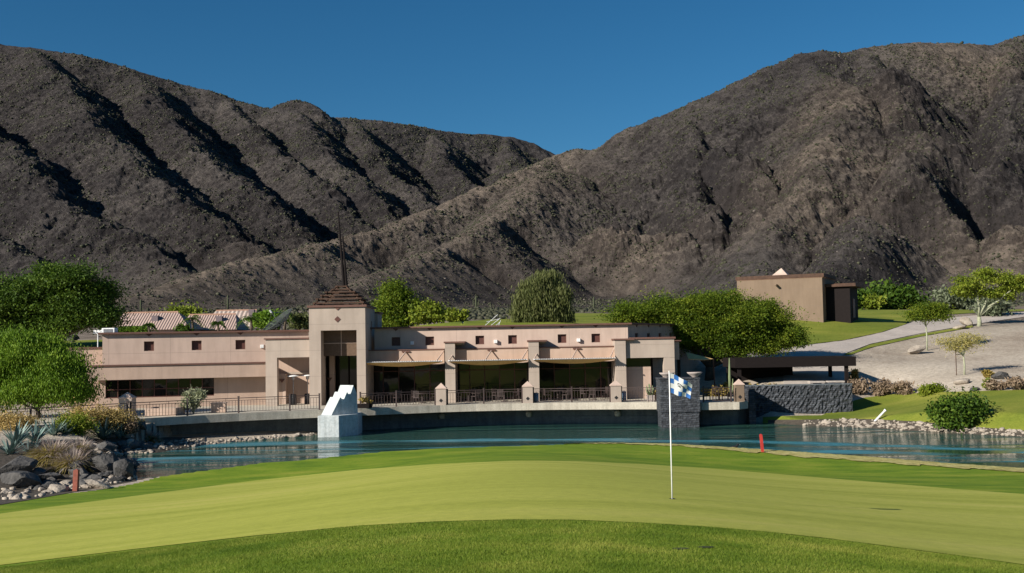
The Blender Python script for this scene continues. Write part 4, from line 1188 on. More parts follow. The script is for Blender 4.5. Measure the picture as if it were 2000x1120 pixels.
def tag_box(name, label, cat, mb, mat, org, group=None, **kw):
    o = mb.build(name, mat, None, org=org, **kw); return tag(o, label, cat, group)
c = P(214, 648, 82)
ac = thing('roof_unit', 'small white metal box on the left roof edge of the clubhouse', 'roof unit', (c[0], c[1], lz + .1))
MB().box(c[0] - .5, c[0] + .5, c[1] - .3, c[1] + .4, lz + .12, lz + .50).build('housing', M['white'], ac, bevel=.05)
MB().box(c[0] - .35, c[0] + .35, c[1] - .32, c[1] - .3, lz + .18, lz + .42).build('grille', M['steel'], ac)
c = on_ground(191, 99)
sg = thing('signpost', 'small white blank signboard on a post beyond the left roof corner', 'sign', c)
z_ = P(191, 650, 99)[2]
MB().tube(c, (c[0], c[1], z_), .05).build('post', M['white'], sg)
MB().box(c[0] - .4, c[0] + .4, c[1] - .06, c[1] - .03, z_ - .1, z_ + .25).build('board', M['white'], sg)
# roof antenna: white poles
an = thing('roof_antenna', 'leaning white metal poles standing on the clubhouse roof', 'antenna', (W0.u(958, 84), 84, zt - .45))
for a, b in (((943, 640), (972, 615)), ((955, 639), (977, 622)), ((964, 640), (977, 629)), ((972, 640), (978, 626)), ((950, 629), (977, 623))):
    MB().tube(P(*a, 83.8), P(*b, 84.2), .02).build('pole', M['white'], an)
# satellite dish
dc = P(549, 634, 92); dish = thing('satellite_dish', 'large dark mesh satellite dish tilted on the clubhouse roof', 'satellite dish', (dc[0], dc[1], lz - .45))
m = MB(); rings = []
axd = Vector((-.55, -.28, .78)).normalized(); e1 = axd.orthogonal().normalized(); e2 = axd.cross(e1); RD = 1.5
def dp(r, t): 
    v = Vector(dc) + (e1 * math.cos(t) + e2 * math.sin(t)) * r + axd * (r * r * .22); return v
for r in (.3, .6, .9, 1.2, 1.5):
    for k in range(24): m.tube(dp(r, k * math.pi / 12), dp(r, (k + 1) * math.pi / 12), .022 if r < 1.5 else .04, n=4)
for k in range(12):
    for r in (0, .375, .75, 1.125): m.tube(dp(r, k * math.pi / 6), dp(r + .375, k * math.pi / 6), .028, n=4)
m.build('ribs', M['mesh_metal'], dish)
mm, tt, bb = new_mat('fine_wire_mesh'); bb.inputs['Base Color'].default_value = (.05, .06, .06, 1); bb.inputs['Alpha'].default_value = .5
vs = []; fs = []
for i_ in range(9):
    for k in range(24): vs.append(dp(1.5 * i_ / 8, k * math.pi / 12))
for i_ in range(8):
    for k in range(24): fs.append((i_ * 24 + k, i_ * 24 + (k + 1) % 24, (i_ + 1) * 24 + (k + 1) % 24, (i_ + 1) * 24 + k))
MB().add(vs, fs).build('reflector_mesh', mm, dish)
m = MB(); foc = Vector(dc) + axd * 1.3
for k in (0, 8, 16): m.tube(dp(1.3, k * math.pi / 12), foc, .02, n=4)
m.build('feed_strut', M['steel'], dish)
MB().tube(foc, foc + axd * .25, .09).build('feed_horn', M['white'], dish)
MB().tube((dc[0], dc[1] + .2, lz - .45), tuple(Vector(dc) - axd * .1), .09).build('mast', M['steel'], dish)

# ------------------------------------------------------------ white peaked block in the pond
bd_ = 71.3
mon = thing('concrete_sculpture', 'white painted concrete block with three stepped peaks rising from the pond', 'sculpture', P(655, 850, bd_) * np.array([1, 1, 0]))
x0 = P(620.6, 830, bd_)[0]; x1 = P(659, 830, bd_)[0]; x2 = P(699, 830, bd_ + 1.5)[0]
zb = P(640, 812.5, bd_)[2]
MB().plan([(x0, bd_), (x1 + .1, bd_), (x2, bd_ + 1.5), (x2, bd_ + 3.6), (x0 + .1, bd_ + 2.6)][::1], -1.3, zb).build('plinth', M['white_paint'], mon, bevel=.03)
def fin(bl, pk, sh, br, ex):
    """slab with a raking left edge and a peaked top, its face turned to the right, extruded back to the left"""
    F = []
    for (x, y) in (bl, pk, sh, br):
        px, py = 500 + x / 3.5, 540 + y / 3.5
        F.append(P(px, py, bd_ + .25 + (px - 640) / 60 * 1.5))
    F[0][2] = F[3][2] = zb - .01
    E_ = np.array([-.95 * ex, .60 * ex, 0])
    Bk = [f + E_ for f in F]
    MB().add(F + Bk, [(0, 3, 2, 1), (4, 5, 6, 7), (0, 1, 5, 4), (1, 2, 6, 5), (2, 3, 7, 6), (3, 0, 4, 7)]).build('peak', M['white_paint'], mon, bevel=.012)
fin((600, 945), (666, 744), (688, 797), (697, 905), 1.05)
fin((556, 945), (622, 790), (652, 834), (652, 940), .95)
fin((514, 945), (577, 826), (602, 854), (600, 945), .80)

# ------------------------------------------------------------ stone pier and stone wall, pergola
pr = thing('stone_pier', 'tall dark ledgestone pier standing in the pond behind the golf flag', 'pier', P(1335, 832, 73.8) * np.array([1, 1, 0]))
a0, a1 = P(1290, 780, 73.8)[0], P(1367, 780, 73.8)[0]
ptz = P(1335, 741, 73.8)[2]
MB().box(a0, a1, 73.8, 75.9, DECKZ - .6, ptz).build('shaft', M['slate'], pr)
MB().box(a0 + .06, a1 - .06, 73.88, 75.8, -1.4, DECKZ - .6).build('base', M['slate'], pr)
MB().box(a0 - .05, a1 + .05, 73.75, 75.95, ptz, ptz + .08).build('coping', M['slate'], pr)
def bowl(px, label):
    b = (P(px, 741, 74.6)[0], 74.6, ptz + .08)
    t_ = thing('stone_bowl', label, 'planter bowl', b, 'bowls on the stone pier')
    MB().lathe(b, [(.18, 0), (.20, .05), (.40, .20), (.52, .30), (.54, .36), (.46, .36), (.3, .30), (.02, .30)], 18).build('bowl', M['bowl'], t_, True)
bowl(1303, 'wide pale stone bowl on the left end of the dark pier'); bowl(1357, 'wide pale stone bowl on the right end of the dark pier')
swl = thing('stone_wall', 'broad wall of rough dark ledgestone beside the shore rocks', 'wall', (P(1560, 812, 78.3)[0], 78.3, 0))
s0_, s1_ = P(1461, 780, 78.3)[0], P(1665, 780, 78.3)[0]; sz = P(1560, 753, 78.3)[2]
rs_ = np.random.default_rng(5)
m = MB()
nx_, nz_ = 60, 17
vs = []
for i_ in range(nx_ + 1):
    for k in range(nz_ + 1):
        vs.append((s0_ + (s1_ - s0_) * i_ / nx_, 78.3 + (rs_.uniform(-.09, .05) if 0 < i_ < nx_ else 0), -.5 + (sz + .5) * k / nz_))
fs = [(i_ * (nz_ + 1) + k, (i_ + 1) * (nz_ + 1) + k, (i_ + 1) * (nz_ + 1) + k + 1, i_ * (nz_ + 1) + k + 1) for i_ in range(nx_) for k in range(nz_)]
m.add(vs, fs); m.box(s0_, s1_, 78.4, 79.1, -.5, sz - .002)
m.build('stonework', M['slate'], swl)
MB().box(s0_, s1_ + .03, 78.28, 79.15, sz, sz + .06).build('coping', M['wall_concrete'], swl)
MB().box(s1_ - .5, s1_ + .02, 79.12, 83.6, -.5, sz - .004).build('side_wall', M['slate'], swl)
MB().box(s0_ - .45, s0_ - .005, 75.9, 79.1, -1, sz - .05).build('return_wall', M['slate'], swl)
pg = thing('pergola', 'low flat-roofed dark timber shelter behind the stone wall', 'shelter', on_ground(1550, 86))
gy = 84.0
g0_, g1_ = P(1436, 707, gy)[0], P(1672, 707, gy)[0]; gz1 = P(1560, 698.5, gy)[2]; gz0 = P(1560, 717, gy)[2]
MB().box(g0_, g1_, gy, gy + .18, gz0, gz1).box(g0_, g1_, gy + 4.8, gy + 5.0, gz0, gz1).box(g1_ - .18, g1_, gy + .18, gy + 4.8, gz0, gz1).box(g0_, g0_ + .18, gy + .18, gy + 4.8, gz0, gz1).build('fascia', M['dark_timber'], pg)
m = MB()
for k in range(14): u = g0_ + .3 + (g1_ - g0_ - .6) * k / 13; m.box(u - .05, u + .05, gy + .185, gy + 4.79, gz0 + .1, gz1 - .15)
m.build('joists', M['dark_timber'], pg)
MB().box(g0_ + .19, g1_ - .19, gy + .19, gy + 4.79, gz1 - .14, gz1 - .06).build('roof_deck', M['dark_timber'], pg)
for px, dy in ((1656, .3), (1656, 4.6), (1446, .3), (1446, 4.6)):
    x = P(px, 740, gy)[0]; MB().box(x - .13, x + .13, gy + dy - .1, gy + dy + .15, T1(x, gy + dy) - .3, gz0 + .05).build('post', M['dark_timber'], pg)
x = P(1440, 735, gy)[0]; x_ = P(1548, 735, gy + 4)[0]
MB().box(x, x_, gy + 3.9, gy + 4.2, 1.5, gz0 + .1).build('back_wall', M['dark_timber'], pg)
def lowbox(pa, pb, label):
    a_, b_ = P(pa, 750, 82.5)[0], P(pb, 750, 82.5)[0]; zt_ = P(1600, 745, 82.5)[2]
    t_ = thing('bench', label, 'bench', ((a_ + b_) / 2, 82.7, 2.2), 'benches under the shelter')
    MB().box(a_, b_, 82.5, 83.2, zt_ - .12, zt_).build('seat', M['path'], t_)
    for u in (a_ + .05, b_ - .25): MB().box(u, u + .2, 82.55, 83.15, T1(u, 82.8) - .1, zt_ - .12).build('leg', M['path'], t_)
    MB().box(a_ + .26, b_ - .26, 82.62, 82.66, T1(a_, 82.8) - .1, zt_ - .121).build('front_panel', M['black'], t_)
lowbox(1582, 1612, 'left pale bench with dark front behind the stone wall'); lowbox(1618, 1650, 'right pale bench with dark front, beside the shelter post')

# shade sail
sl = thing('shade_sail', 'tan canvas shade sail stretched right of the pavilion', 'shade sail', P(1365, 735, 86))
a_, b_, c_, e_ = P(1340, 689, 86), P(1393, 702, 84), P(1345, 703, 83.5), P(1375, 704, 83)
MB().add([a_, b_, e_, c_], [(0, 1, 2, 3)]).build('canvas', M['tan_canvas'], sl).modifiers.new('t', 'SOLIDIFY').thickness = .03
b2 = on_ground(1395, 84); MB().tube((b2[0], b2[1], 1.6), b_, .05).build('mast', M['rust'], sl)

# ------------------------------------------------------------ terrace furniture
def heater(px, label, d=80.6):
    b = (P(px, 790, d)[0], d, DECKZ)
    t_ = thing('patio_heater', label, 'patio heater', b, 'patio heaters under the portico')
    MB().lathe(b, [(.24, 0), (.26, .04), (.24, .75), (.20, .80)], 16).build('base', M['black'], t_, True)
    MB().tube((b[0], b[1], b[2] + .8), (b[0], b[1], b[2] + 1.85), .04).build('pole', M['steel'], t_)
    MB().lathe((b[0], b[1], b[2] + 1.85), [(.07, 0), (.12, .05), (.12, .26), (.06, .30)], 12).build('burner', M['steel'], t_, True)
    MB().lathe((b[0], b[1], b[2] + 2.12), [(.46, 0), (.40, .05), (.12, .12), (.02, .13)], 20).build('reflector', M['white'], t_, True)
heater(573, 'patio heater with steel hood in the middle of the portico'); heater(601, 'patio heater half hidden behind the tower corner', 81.3)
def planter(px, d, w, h, mat, label, kind):
    b = (P(px, 790, d)[0], d, DECKZ)
    t_ = thing('planter', label, 'planter', b)
    o = MB().prism([(b[0] - w * .42, DECKZ), (b[0] + w * .42, DECKZ), (b[0] + w * .5, DECKZ + h), (b[0] - w * .5, DECKZ + h)], d - w * .45, d + w * .45).build('pot', M[mat], t_, bevel=.02)
    if kind == 'cactus':
        m = MB()
        for k in range(7):
            a = k * .9; e = Vector((b[0] + .32 * math.cos(a), d + .3 * math.sin(a), DECKZ + h + .55 + .12 * (k % 3)))
            m.path([(b[0] + .08 * math.cos(a), d + .08 * math.sin(a), DECKZ + h - .05), (b[0] + .25 * math.cos(a), d + .2 * math.sin(a), DECKZ + h + .25), e], [.06, .065, .03], 7)
        m.build('cactus', M['lf_olive_solid'], t_, True)
    else:
        foliage('flowers', t_, [(b[0], d, DECKZ + h + .2, w * .5, w * .4, .25)], 400, .08, M['lf_gold'], clump=.12, seed=9)
    return t_
M['lf_olive_solid'] = plain('cactus_green', (.16, .20, .10), .7)
planter(1271, 76.9, .55, .45, 'bowl', 'square pale pot with a branching cactus behind the short railing', 'cactus')
planter(1286, 77.3, .5, .42, 'terracotta', 'square brown pot beside the cactus pot', 'flowers')
planter(712, 75.2, 1.1, .28, 'dark_timber', 'low dark trough of pale flowers right of the white peaked block', 'flowers')
def bin_(px, label):
    b = (P(px, 790, 78.2)[0], 78.2, DECKZ)
    t_ = thing('litter_bin', label, 'bin', b, 'blue bins behind the pillars')
    MB().lathe(b, [(.17, 0), (.2, .02), (.2, .62)], 14).build('body', M['bin_blue'], t_, True)
    MB().lathe((b[0], b[1], b[2] + .62), [(.21, 0), (.21, .06), (.12, .1)], 14).build('lid', M['steel'], t_, True)
M['bin_blue'] = plain('bin_blue', (.14, .22, .30), .6)
bin_(1047, 'small blue bin behind the pillar left of the rightmost awning'); bin_(1218, 'small blue bin behind the pillar by the cactus railing')

def make_chair():
    t_ = thing('patio_chair', 'patio chair by the table at the left end of the left awning bay', 'chair', (0, 0, 0), 'patio chairs behind the railing')
    MB().box(-.24, .24, -.24, .24, .42, .46).build('seat', M['iron'], t_)
    m = MB()
    for k in range(5): m.box(-.22 + k * .1, -.18 + k * .1, .22, .25, .46, .88)
    m.box(-.24, .24, .215, .255, .88, .93); m.build('backrest', M['iron'], t_)
    for sx in (-.22, .22):
        for sy in (-.22, .22): MB().tube((sx, sy, 0), (sx, sy, .42), .02, n=6).build('leg', M['iron'], t_)
        MB().box(sx - .025, sx + .025, -.2, .24, .64, .67).build('armrest', M['iron'], t_)
    return t_
def make_table():
    t_ = thing('patio_table', 'round dark metal patio table behind the terrace railing', 'table', (0, 0, 0), 'patio tables behind the railing')
    MB().lathe((0, 0, 0), [(.5, .70), (.52, .72), (.5, .74)], 20).build('tabletop', M['iron'], t_, True)
    MB().tube((0, 0, .03), (0, 0, .7), .04).build('pedestal', M['iron'], t_)
    MB().lathe((0, 0, 0), [(.28, 0), (.28, .03), (.05, .05)], 14).build('foot', M['iron'], t_, True)
    return t_
def dup(root, loc, rz=0, label=None, scale=None):
    r = root.copy(); COL.objects.link(r); r.location = tuple(loc); r.rotation_euler = (0, 0, rz)
    if scale is not None: r.scale = scale
    if label: r['label'] = label
    for ch in list(root.children):
        c_ = ch.copy(); COL.objects.link(c_); c_.parent = r
        for g_ in ch.children:
            d_ = g_.copy(); COL.objects.link(d_); d_.parent = c_
    return r
ch0, tb0 = make_chair(), make_table()
tabs = [(765, 80.6), (825, 80.2), (915, 80.6), (985, 80.4), (1090, 80.4), (1160, 80.6), (1405, 77.2)]
first = True
TL_ = ['at the left end of the left awning bay', 'at the right end of the left awning bay', 'at the left end of the middle awning bay', 'at the right end of the middle awning bay', 'at the left end of the rightmost awning bay', 'at the right end of the rightmost awning bay', 'on the shaded corner right of the stone pier']
tb0['label'] = 'round patio table ' + TL_[0]
for k, (px, d) in enumerate(tabs):
    b = (P(px, 790, d)[0], d, DECKZ)
    if first: tb0.location = b
    else: dup(tb0, b, label='round patio table ' + TL_[k])
    for a in (.4, 2.5, 4.6) if k < 6 else (.2, 2.2, 3.6, 5.2):
        p = (b[0] + .85 * math.sin(a + k), d + .85 * math.cos(a + k), DECKZ)
        rz = -(a + k)
        if first: ch0.location = p; ch0.rotation_euler = (0, 0, rz); first = False
        else: dup(ch0, p, rz, 'patio chair by the table ' + TL_[k])

# golf cart glimpsed behind the pavilion
gc = on_ground(1285, 95); gc[2] = T1(gc[0], gc[1])
cart = thing('golf_cart', 'golf cart with pale blue roof parked behind the pavilion', 'golf cart', gc)
ztop = P(1285, 722, 95)[2]; gb = gc[2]; hh = ztop - gb
X_, Y_ = gc[0], gc[1]
M['cart_blue'] = plain('cart_blue', (.20, .28, .38), .4)
MB().box(X_ - .62, X_ + .62, Y_ - 1.0, Y_ + 1.0, gb + .3, gb + .75).build('body', M['cart_blue'], cart, bevel=.08)
MB().prism([(X_ - .66, ztop - .12), (X_ + .66, ztop - .12), (X_ + .6, ztop), (X_ - .6, ztop)], Y_ - 1.0, Y_ + 1.0).build('roof', M['cart_blue'], cart, bevel=.03)
for sx in (-.55, .55):
    for sy in (-.8, .8):
        MB().tube((X_ + sx, Y_ + sy, gb + .7), (X_ + sx, Y_ + sy * .95, ztop - .1), .03).build('roof_post', M['black'], cart)
        MB().tube((X_ + sx - .1, Y_ + sy * .85, gb + .22), (X_ + sx + .1, Y_ + sy * .85, gb + .22), .23, n=16).build('wheel', M['black'], cart)
MB().box(X_ - .5, X_ + .5, Y_ - .1, Y_ + .5, gb + .75, gb + 1.2).build('seat', M['white'], cart, bevel=.05)

# ------------------------------------------------------------ blockhouse on the hill
bo = P(1608, 621, 118)
BF = Fr(bo[0], bo[1], R(-27))
blk = thing('blockhouse', 'plain brown stucco block building on the lawn with a dark porch on its right side', 'building', bo)
bl = BF.u(1440, 0, 580); bt = BF.z(1600, 541, 0)
MB(BF).box(bl, 0, 0, 7, bo[2] - 1.5, bt).build('wall', M['stucco_blockhouse'], blk)
MB(BF).box(bl - .12, .22, -.12, 7.1, bt, bt + .38).build('roof_edge', M['rust'], blk)
MB(BF).box(bl - .05, .1, -.05, 7.05, bt - .06, bt - .002).build('roof_flashing', M['terracotta'], blk)
MB(BF).box(.01, 2.6, 1.8, 6.8, bo[2] - 1, bt - 1.1).build('porch', M['dark_timber'], blk)
MB(BF).box(.01, 3.3, 1.4, 7.2, bt - 1.1, bt - .75).build('porch_roof', M['rust'], blk)
MB(BF).box(2.62, 2.66, 3.2, 4.6, bo[2], bo[2] + 2.1).build('door', M['brown_panel'], blk)
u, z_ = BF.hit(1517, 557, 0)
MB(BF).box(u - .12, u + .12, -.75, -.002, z_ - .1, z_ + .06).build('roof_spout', M['stucco_blockhouse'], blk)
u = BF.u(1526, 3, 530)
q_ = MB(BF); w_ = BF.w
q_.add([w_(u - 1.0, 2, bt + .38), w_(u + 1.0, 2, bt + .38), w_(u + 1.0, 4, bt + .38), w_(u - 1.0, 4, bt + .38), w_(u, 3, bt + 1.35)], [(0, 1, 4), (1, 2, 4), (2, 3, 4), (3, 0, 4)]).build('skylight', M['stucco'], blk)
MB(BF).prism([(bl - 1.6, bo[2] + .5), (bl - .01, bo[2] + .5), (bl - .01, bt - 1.0), (bl - 1.6, bt - 1.7)], 1, 5).build('side_annex', M['terracotta'], blk)

# ------------------------------------------------------------ houses behind the left wing
def house(label, pl, pr_, py_ridge, py_eave, d, mat, hipl=0.0, hipr=0.0, chim=None, deep=7.0, group='tiled houses behind the clubhouse'):
    a_ = P(pl, py_eave, d); b_ = P(pr_, py_eave, d)
    zr = P((pl + pr_) / 2, py_ridge, d + deep / 2)[2]; ze = a_[2]; gz_ = ze - 2.9
    t_ = thing('house', label, 'house', ((a_[0] + b_[0]) / 2, d + deep / 2, gz_), group)
    MB().box(a_[0] + .5, b_[0] - .5, d + .5, d + deep - .5, gz_ - 2, ze - .005).build('wall', M['stucco'], t_)
    L = b_[0] - a_[0]
    r0, r1 = a_[0] + hipl * L, b_[0] - hipr * L; ym = d + deep / 2
    vs = [(a_[0], d, ze), (b_[0], d, ze), (b_[0], d + deep, ze), (a_[0], d + deep, ze), (r0, ym, zr), (r1, ym, zr)]
    rf = MB().add(vs, [(0, 1, 5, 4), (1, 2, 5), (2, 3, 4, 5), (3, 0, 4), (3, 2, 1, 0)]).build('roof', M[mat], t_)
    MB().tube((r0, ym, zr), (r1, ym, zr), .12).build('ridge_tiles', M['terracotta'], rf)
    if chim:
        for cpx, ct in chim:
            c_ = P(cpx, ct, d + deep * .3); w = .38
            ch_ = MB().box(c_[0] - w, c_[0] + w, c_[1] - .4, c_[1] + .4, ze, c_[2]).build('chimney', M['chim'], rf)
    mw = MB()
    for k in range(3):
        u = a_[0] + L * (.25 + .25 * k); mw = MB().box(u - .5, u + .5, d + .46, d + .5, gz_ + 1, gz_ + 2.1); mw.build('window', M['glass'], t_)
    return t_
M['chim'] = plain('chimney_stucco', (.16, .13, .14), .9)
house('pink tiled house nearest the big left tree, with one chimney', 205, 372, 611, 646, 128, 'tile', .1, .25, [(304, 617)])
house('pink tiled house between two tiled roofs, chimney at its right', 335, 462, 615, 646, 134, 'tile', .15, .12, [(429, 618)])
house('house with pale striped barrel-tile roof, hipped on its left', 385, 492, 607, 640, 146, 'tile_pale', .22, .02, [(492, 605)])
hg = thing('hedge', 'neatly clipped box hedge in front of the pink tiled house', 'hedge', P(260, 645, 118))
c_ = P(257, 641, 118)
for q_ in range(1):
    v_, f_, t_ = leaf_cloud([(P(x, 642, 118)[0], 118, c_[2] - .3, .75, .6, .65) for x in (234, 246, 258, 270, 280)], 6000, .12, seed=3, clump=.18)
    v_[:, 2] = np.clip(v_[:, 2], 0, P(257, 637, 118)[2])
    fast_mesh('foliage', v_, f_, M['lf_bright'], hg, attr={'tint': t_})

# ------------------------------------------------------------ flag, stakes, pipe, bird
fbp = G(1313, 976); fd = fbp[1]
fl = thing('flagstick', 'white golf flagstick with a blue and white checkered flag on the green', 'golf flag', fbp)
topp = P(1307, 727, fd)
MB().tube((fbp[0], fbp[1], fbp[2] - .1), topp, .0135, .010, 10).build('pole', M['white'], fl, True)
MB().tube(tuple(topp), tuple(topp + np.array([0, 0, .02])), .014, .012, 10).build('finial', M['white'], fl, True)
NU, NV = 20, 16
TLp, TRp, BLp, BRp = [P(*a, fd) for a in ((1307.6, 729.5), (1353, 753), (1308.6, 768), (1348, 779))]
def fp(s_, t_, off=0.0):
    p = (TLp * (1 - s_) + TRp * s_) * (1 - t_) + (BLp * (1 - s_) + BRp * s_) * t_
    bow = math.sin(s_ * math.pi)
    p = p + np.array([0.0, .045 * math.sin(s_ * 7.5 + t_ * 2) * s_ - off, -.03 * bow * (1 - t_) + .028 * bow * (1 - t_) * 2.0 + .01 * math.sin(s_ * 9 + t_)])
    return p
vs = [tuple(fp(i_ / NU, j_ / NV)) for i_ in range(NU + 1) for j_ in range(NV + 1)]
fs = [(i_ * (NV + 1) + j_, (i_ + 1) * (NV + 1) + j_, (i_ + 1) * (NV + 1) + j_ + 1, i_ * (NV + 1) + j_ + 1) for i_ in range(NU) for j_ in range(NV)]
def cloth(name, c):
    m_, t_, b_ = new_mat(name); b_.inputs['Base Color'].default_value = (*c, 1); b_.inputs['Roughness'].default_value = .8
    tr = nd(t_, 'ShaderNodeBsdfTranslucent'); tr.inputs[0].default_value = (*c, 1); mx = nd(t_, 'ShaderNodeMixShader'); mx.inputs[0].default_value = .35
    t_.links.new(b_.outputs[0], mx.inputs[1]); t_.links.new(tr.outputs[0], mx.inputs[2]); t_.links.new(mx.outputs[0], t_.nodes['Material Output'].inputs[0]); return m_
M['flag_w'] = cloth('flag_white', (.80, .82, .84)); M['flag_b'] = cloth('flag_blue', (.03, .16, .52))
fo = link_mesh('flag', vs, fs, [M['flag_w'], M['flag_b']], fl, True)
k = 0
for i_ in range(NU):
    for j_ in range(NV):
        a_, b_ = i_ // 4, j_ // 4
        blue = (a_ + b_) % 2 == 1 and not (1 <= a_ <= 3 and 1 <= b_ <= 2 and not (a_, b_) in ((3, 2),))
        fo.data.polygons[k].material_index = 1 if blue else 0; k += 1
m = MB()
def stroke(pts, r=.008):
    q_ = [tuple(fp(a, b, .006)) for a, b in pts]
    for a, b in zip(q_[:-1], q_[1:]): m.tube(a, b, r, n=4)
stroke([(.34, .42), (.40, .34), (.48, .36), (.56, .44), (.62, .40)]); stroke([(.36, .50), (.44, .44), (.46, .52)]); stroke([(.58, .50), (.66, .46), (.70, .52)], .006)
m.build('emblem', M['black'], fo)
cup = MB().lathe((fbp[0], fbp[1], fbp[2] + .011), [(.054, 0), (.056, .003), (.003, .0035)], 20).build('golf_hole', M['black'], None, org=fbp)
tag(cup, 'dark round golf hole at the foot of the flagstick', 'golf hole')

def stake(px, pyb, pyt, w, mat, label, lean=0):
    b = G(px, pyb); s_ = b[1] / FPX; h = (pyb - pyt) * s_; r = w * s_ / 2
    t_ = thing('marker_stake', label, 'stake', b, 'red hazard stakes by the pond')
    x, y, z = b
    MB().add([(x - r, y - r, z - .2), (x + r, y - r, z - .2), (x + r, y + r, z - .2), (x - r, y + r, z - .2)] + [(x + lean + sx * r, y + sy * r, z + h * .95) for sx, sy in ((-1, -1), (1, -1), (1, 1), (-1, 1))],
             [(3, 2, 1, 0), (0, 1, 5, 4), (1, 2, 6, 5), (2, 3, 7, 6), (3, 0, 4, 7)]).build('post', M[mat], t_)
    MB().add([(x + lean + sx * r, y + sy * r, z + h * .95) for sx, sy in ((-1, -1), (1, -1), (1, 1), (-1, 1))] + [(x + lean, y, z + h)], [(0, 1, 4), (1, 2, 4), (2, 3, 4), (3, 0, 4)]).build('tip', M[mat], t_)
stake(1490, 884, 848, 5.0, 'red', 'bright red stake in the dry grass at the far pond edge', -.08)
stake(147, 960, 917, 9, 'red_old', 'weathered red stake among the rocks at the left shore', .05)
a_ = G(1708, 824); tp = P(1728, 803, a_[1] - .3)
pi_ = thing('drain_pipe', 'short white pipe leaning out of the shore rocks', 'pipe', a_)
MB().tube(a_, tp, .075).build('pipe', M['white'], pi_, True)
MB().tube(tp, tuple(np.array(tp) + (np.array(tp) - a_) * .10), .10).build('pipe_cap', M['white'], pi_, True)
bp = PZ(1434, 878.5, 0.02)
bird = thing('coot', 'small black water bird floating near the dry grass edge', 'bird', bp)
m = MB(); m.path([bp + np.array([-.24, 0, .10]), bp + np.array([-.12, 0, .10]), bp + np.array([.03, 0, .11]), bp + np.array([.13, 0, .16]), bp + np.array([.18, 0, .26]), bp + np.array([.24, 0, .27]), bp + np.array([.29, 0, .26])], [.02, .09, .11, .07, .045, .05, .015], 10)
m.build('body', M['black'], bird, True)
MB().tube(bp + np.array([.27, 0, .26]), bp + np.array([.34, 0, .245]), .016, .004).build('beak', M['white'], bird)

# golfer seen over the crest of the upper lawn
gp = P(1222, 606, 152); gpz = T1(gp[0], gp[1] + 0)
gp = np.array([gp[0], gp[1], max(gpz, P(1222, 616, 152)[2] - .2)])
ps = thing('person', 'far golfer in a white top and dark trousers on the upper lawn', 'person', gp)
def sk(name, chain, mat):
    m = MB(); m.path([gp + np.array(c_[:3]) for c_ in chain], [c_[3] for c_ in chain], 9); return m
m = MB()
for s_ in (-1, 1):
    m.path([gp + np.array(v) for v in ((s_ * .12, 0, .04), (s_ * .11, 0, .48), (s_ * .09, 0, .88))], [.05, .06, .085], 8)
    m.path([gp + np.array(v) for v in ((s_ * .12, -.02, .03), (s_ * .12, -.18, .03))], [.045, .035], 6)
m.path([gp + np.array(v) for v in ((0, 0, .82), (0, -.02, 1.0), (0, -.03, 1.25), (0, -.04, 1.42), (0, -.05, 1.5), (0, -.06, 1.56), (0, -.06, 1.66), (0, -.06, 1.75))], [.13, .13, .16, .15, .055, .07, .09, .04], 12)
for s_ in (-1, 1): m.path([gp + np.array(v) for v in ((s_ * .19, -.04, 1.40), (s_ * .24, -.08, 1.14), (s_ * .08, -.26, .98))], [.05, .042, .03], 7)
m.build('body', plain('skin', (.45, .28, .2), .6), ps, True)
m = MB()
for s_ in (-1, 1): m.path([gp + np.array(v) for v in ((s_ * .12, 0, .1), (s_ * .11, 0, .48), (s_ * .09, 0, .9))], [.07, .08, .11], 8)
m.build('trousers', M['black'], ps, True)
m = MB(); m.path([gp + np.array(v) for v in ((0, 0, .86), (0, -.02, 1.0), (0, -.03, 1.25), (0, -.04, 1.43), (0, -.045, 1.48))], [.15, .155, .185, .175, .07], 12)
for s_ in (-1, 1): m.path([gp + np.array(v) for v in ((s_ * .17, -.04, 1.41), (s_ * .23, -.07, 1.2))], [.065, .055], 7)
m.build('shirt', M['white'], ps, True)
MB().lathe(gp + np.array([0, -.06, 1.68]), [(.10, 0), (.10, .05), (.06, .1), (.01, .115)], 12).build('cap', M['black'], ps, True)

#PART3
# ------------------------------------------------------------ rocks
def rock_mesh(name, seed, mat, sub=2, jag=.28):
    r_ = np.random.default_rng(seed)
    import bmesh
    bm = bmesh.new(); bmesh.ops.create_icosphere(bm, subdivisions=sub, radius=1.0)
    ph = r_.uniform(0, 6, 6)
    nrm = [Vector(r_.normal(size=3)).normalized() for _ in range(14)]
    for v in bm.verts:
        c = v.co.copy()
        f = 1 + jag * .5 * math.sin(c.x * 2.3 + ph[0]) * math.cos(c.y * 2.1 + ph[1]) + jag * .3 * math.sin(c.z * 4.1 + ph[2] + c.x * 3)
        c = c * f
        for n_v in nrm:                         # chop flat facets
            d = c.dot(n_v)
            if d > .60: c -= n_v * (d - .60) * .95
        v.co = c
    me = bpy.data.meshes.new(name); bm.to_mesh(me); bm.free(); me.materials.append(mat); return me
PALE = [rock_mesh('rock', 100 + k, M['rock_pale']) for k in range(6)]
DARK = [rock_mesh('boulder', 200 + k, M['rock_dark'], 3, .4) for k in range(4)]
def put_rock(name, me, x, y, z, sx, sy, sz, rz, label, group, cat='rock'):
    o = bpy.data.objects.new(name, me); COL.objects.link(o); o.location = (x, y, z); o.scale = (sx, sy, sz); o.rotation_euler = (random.uniform(-.25, .25), random.uniform(-.25, .25), rz)
    return tag(o, label, cat, group)
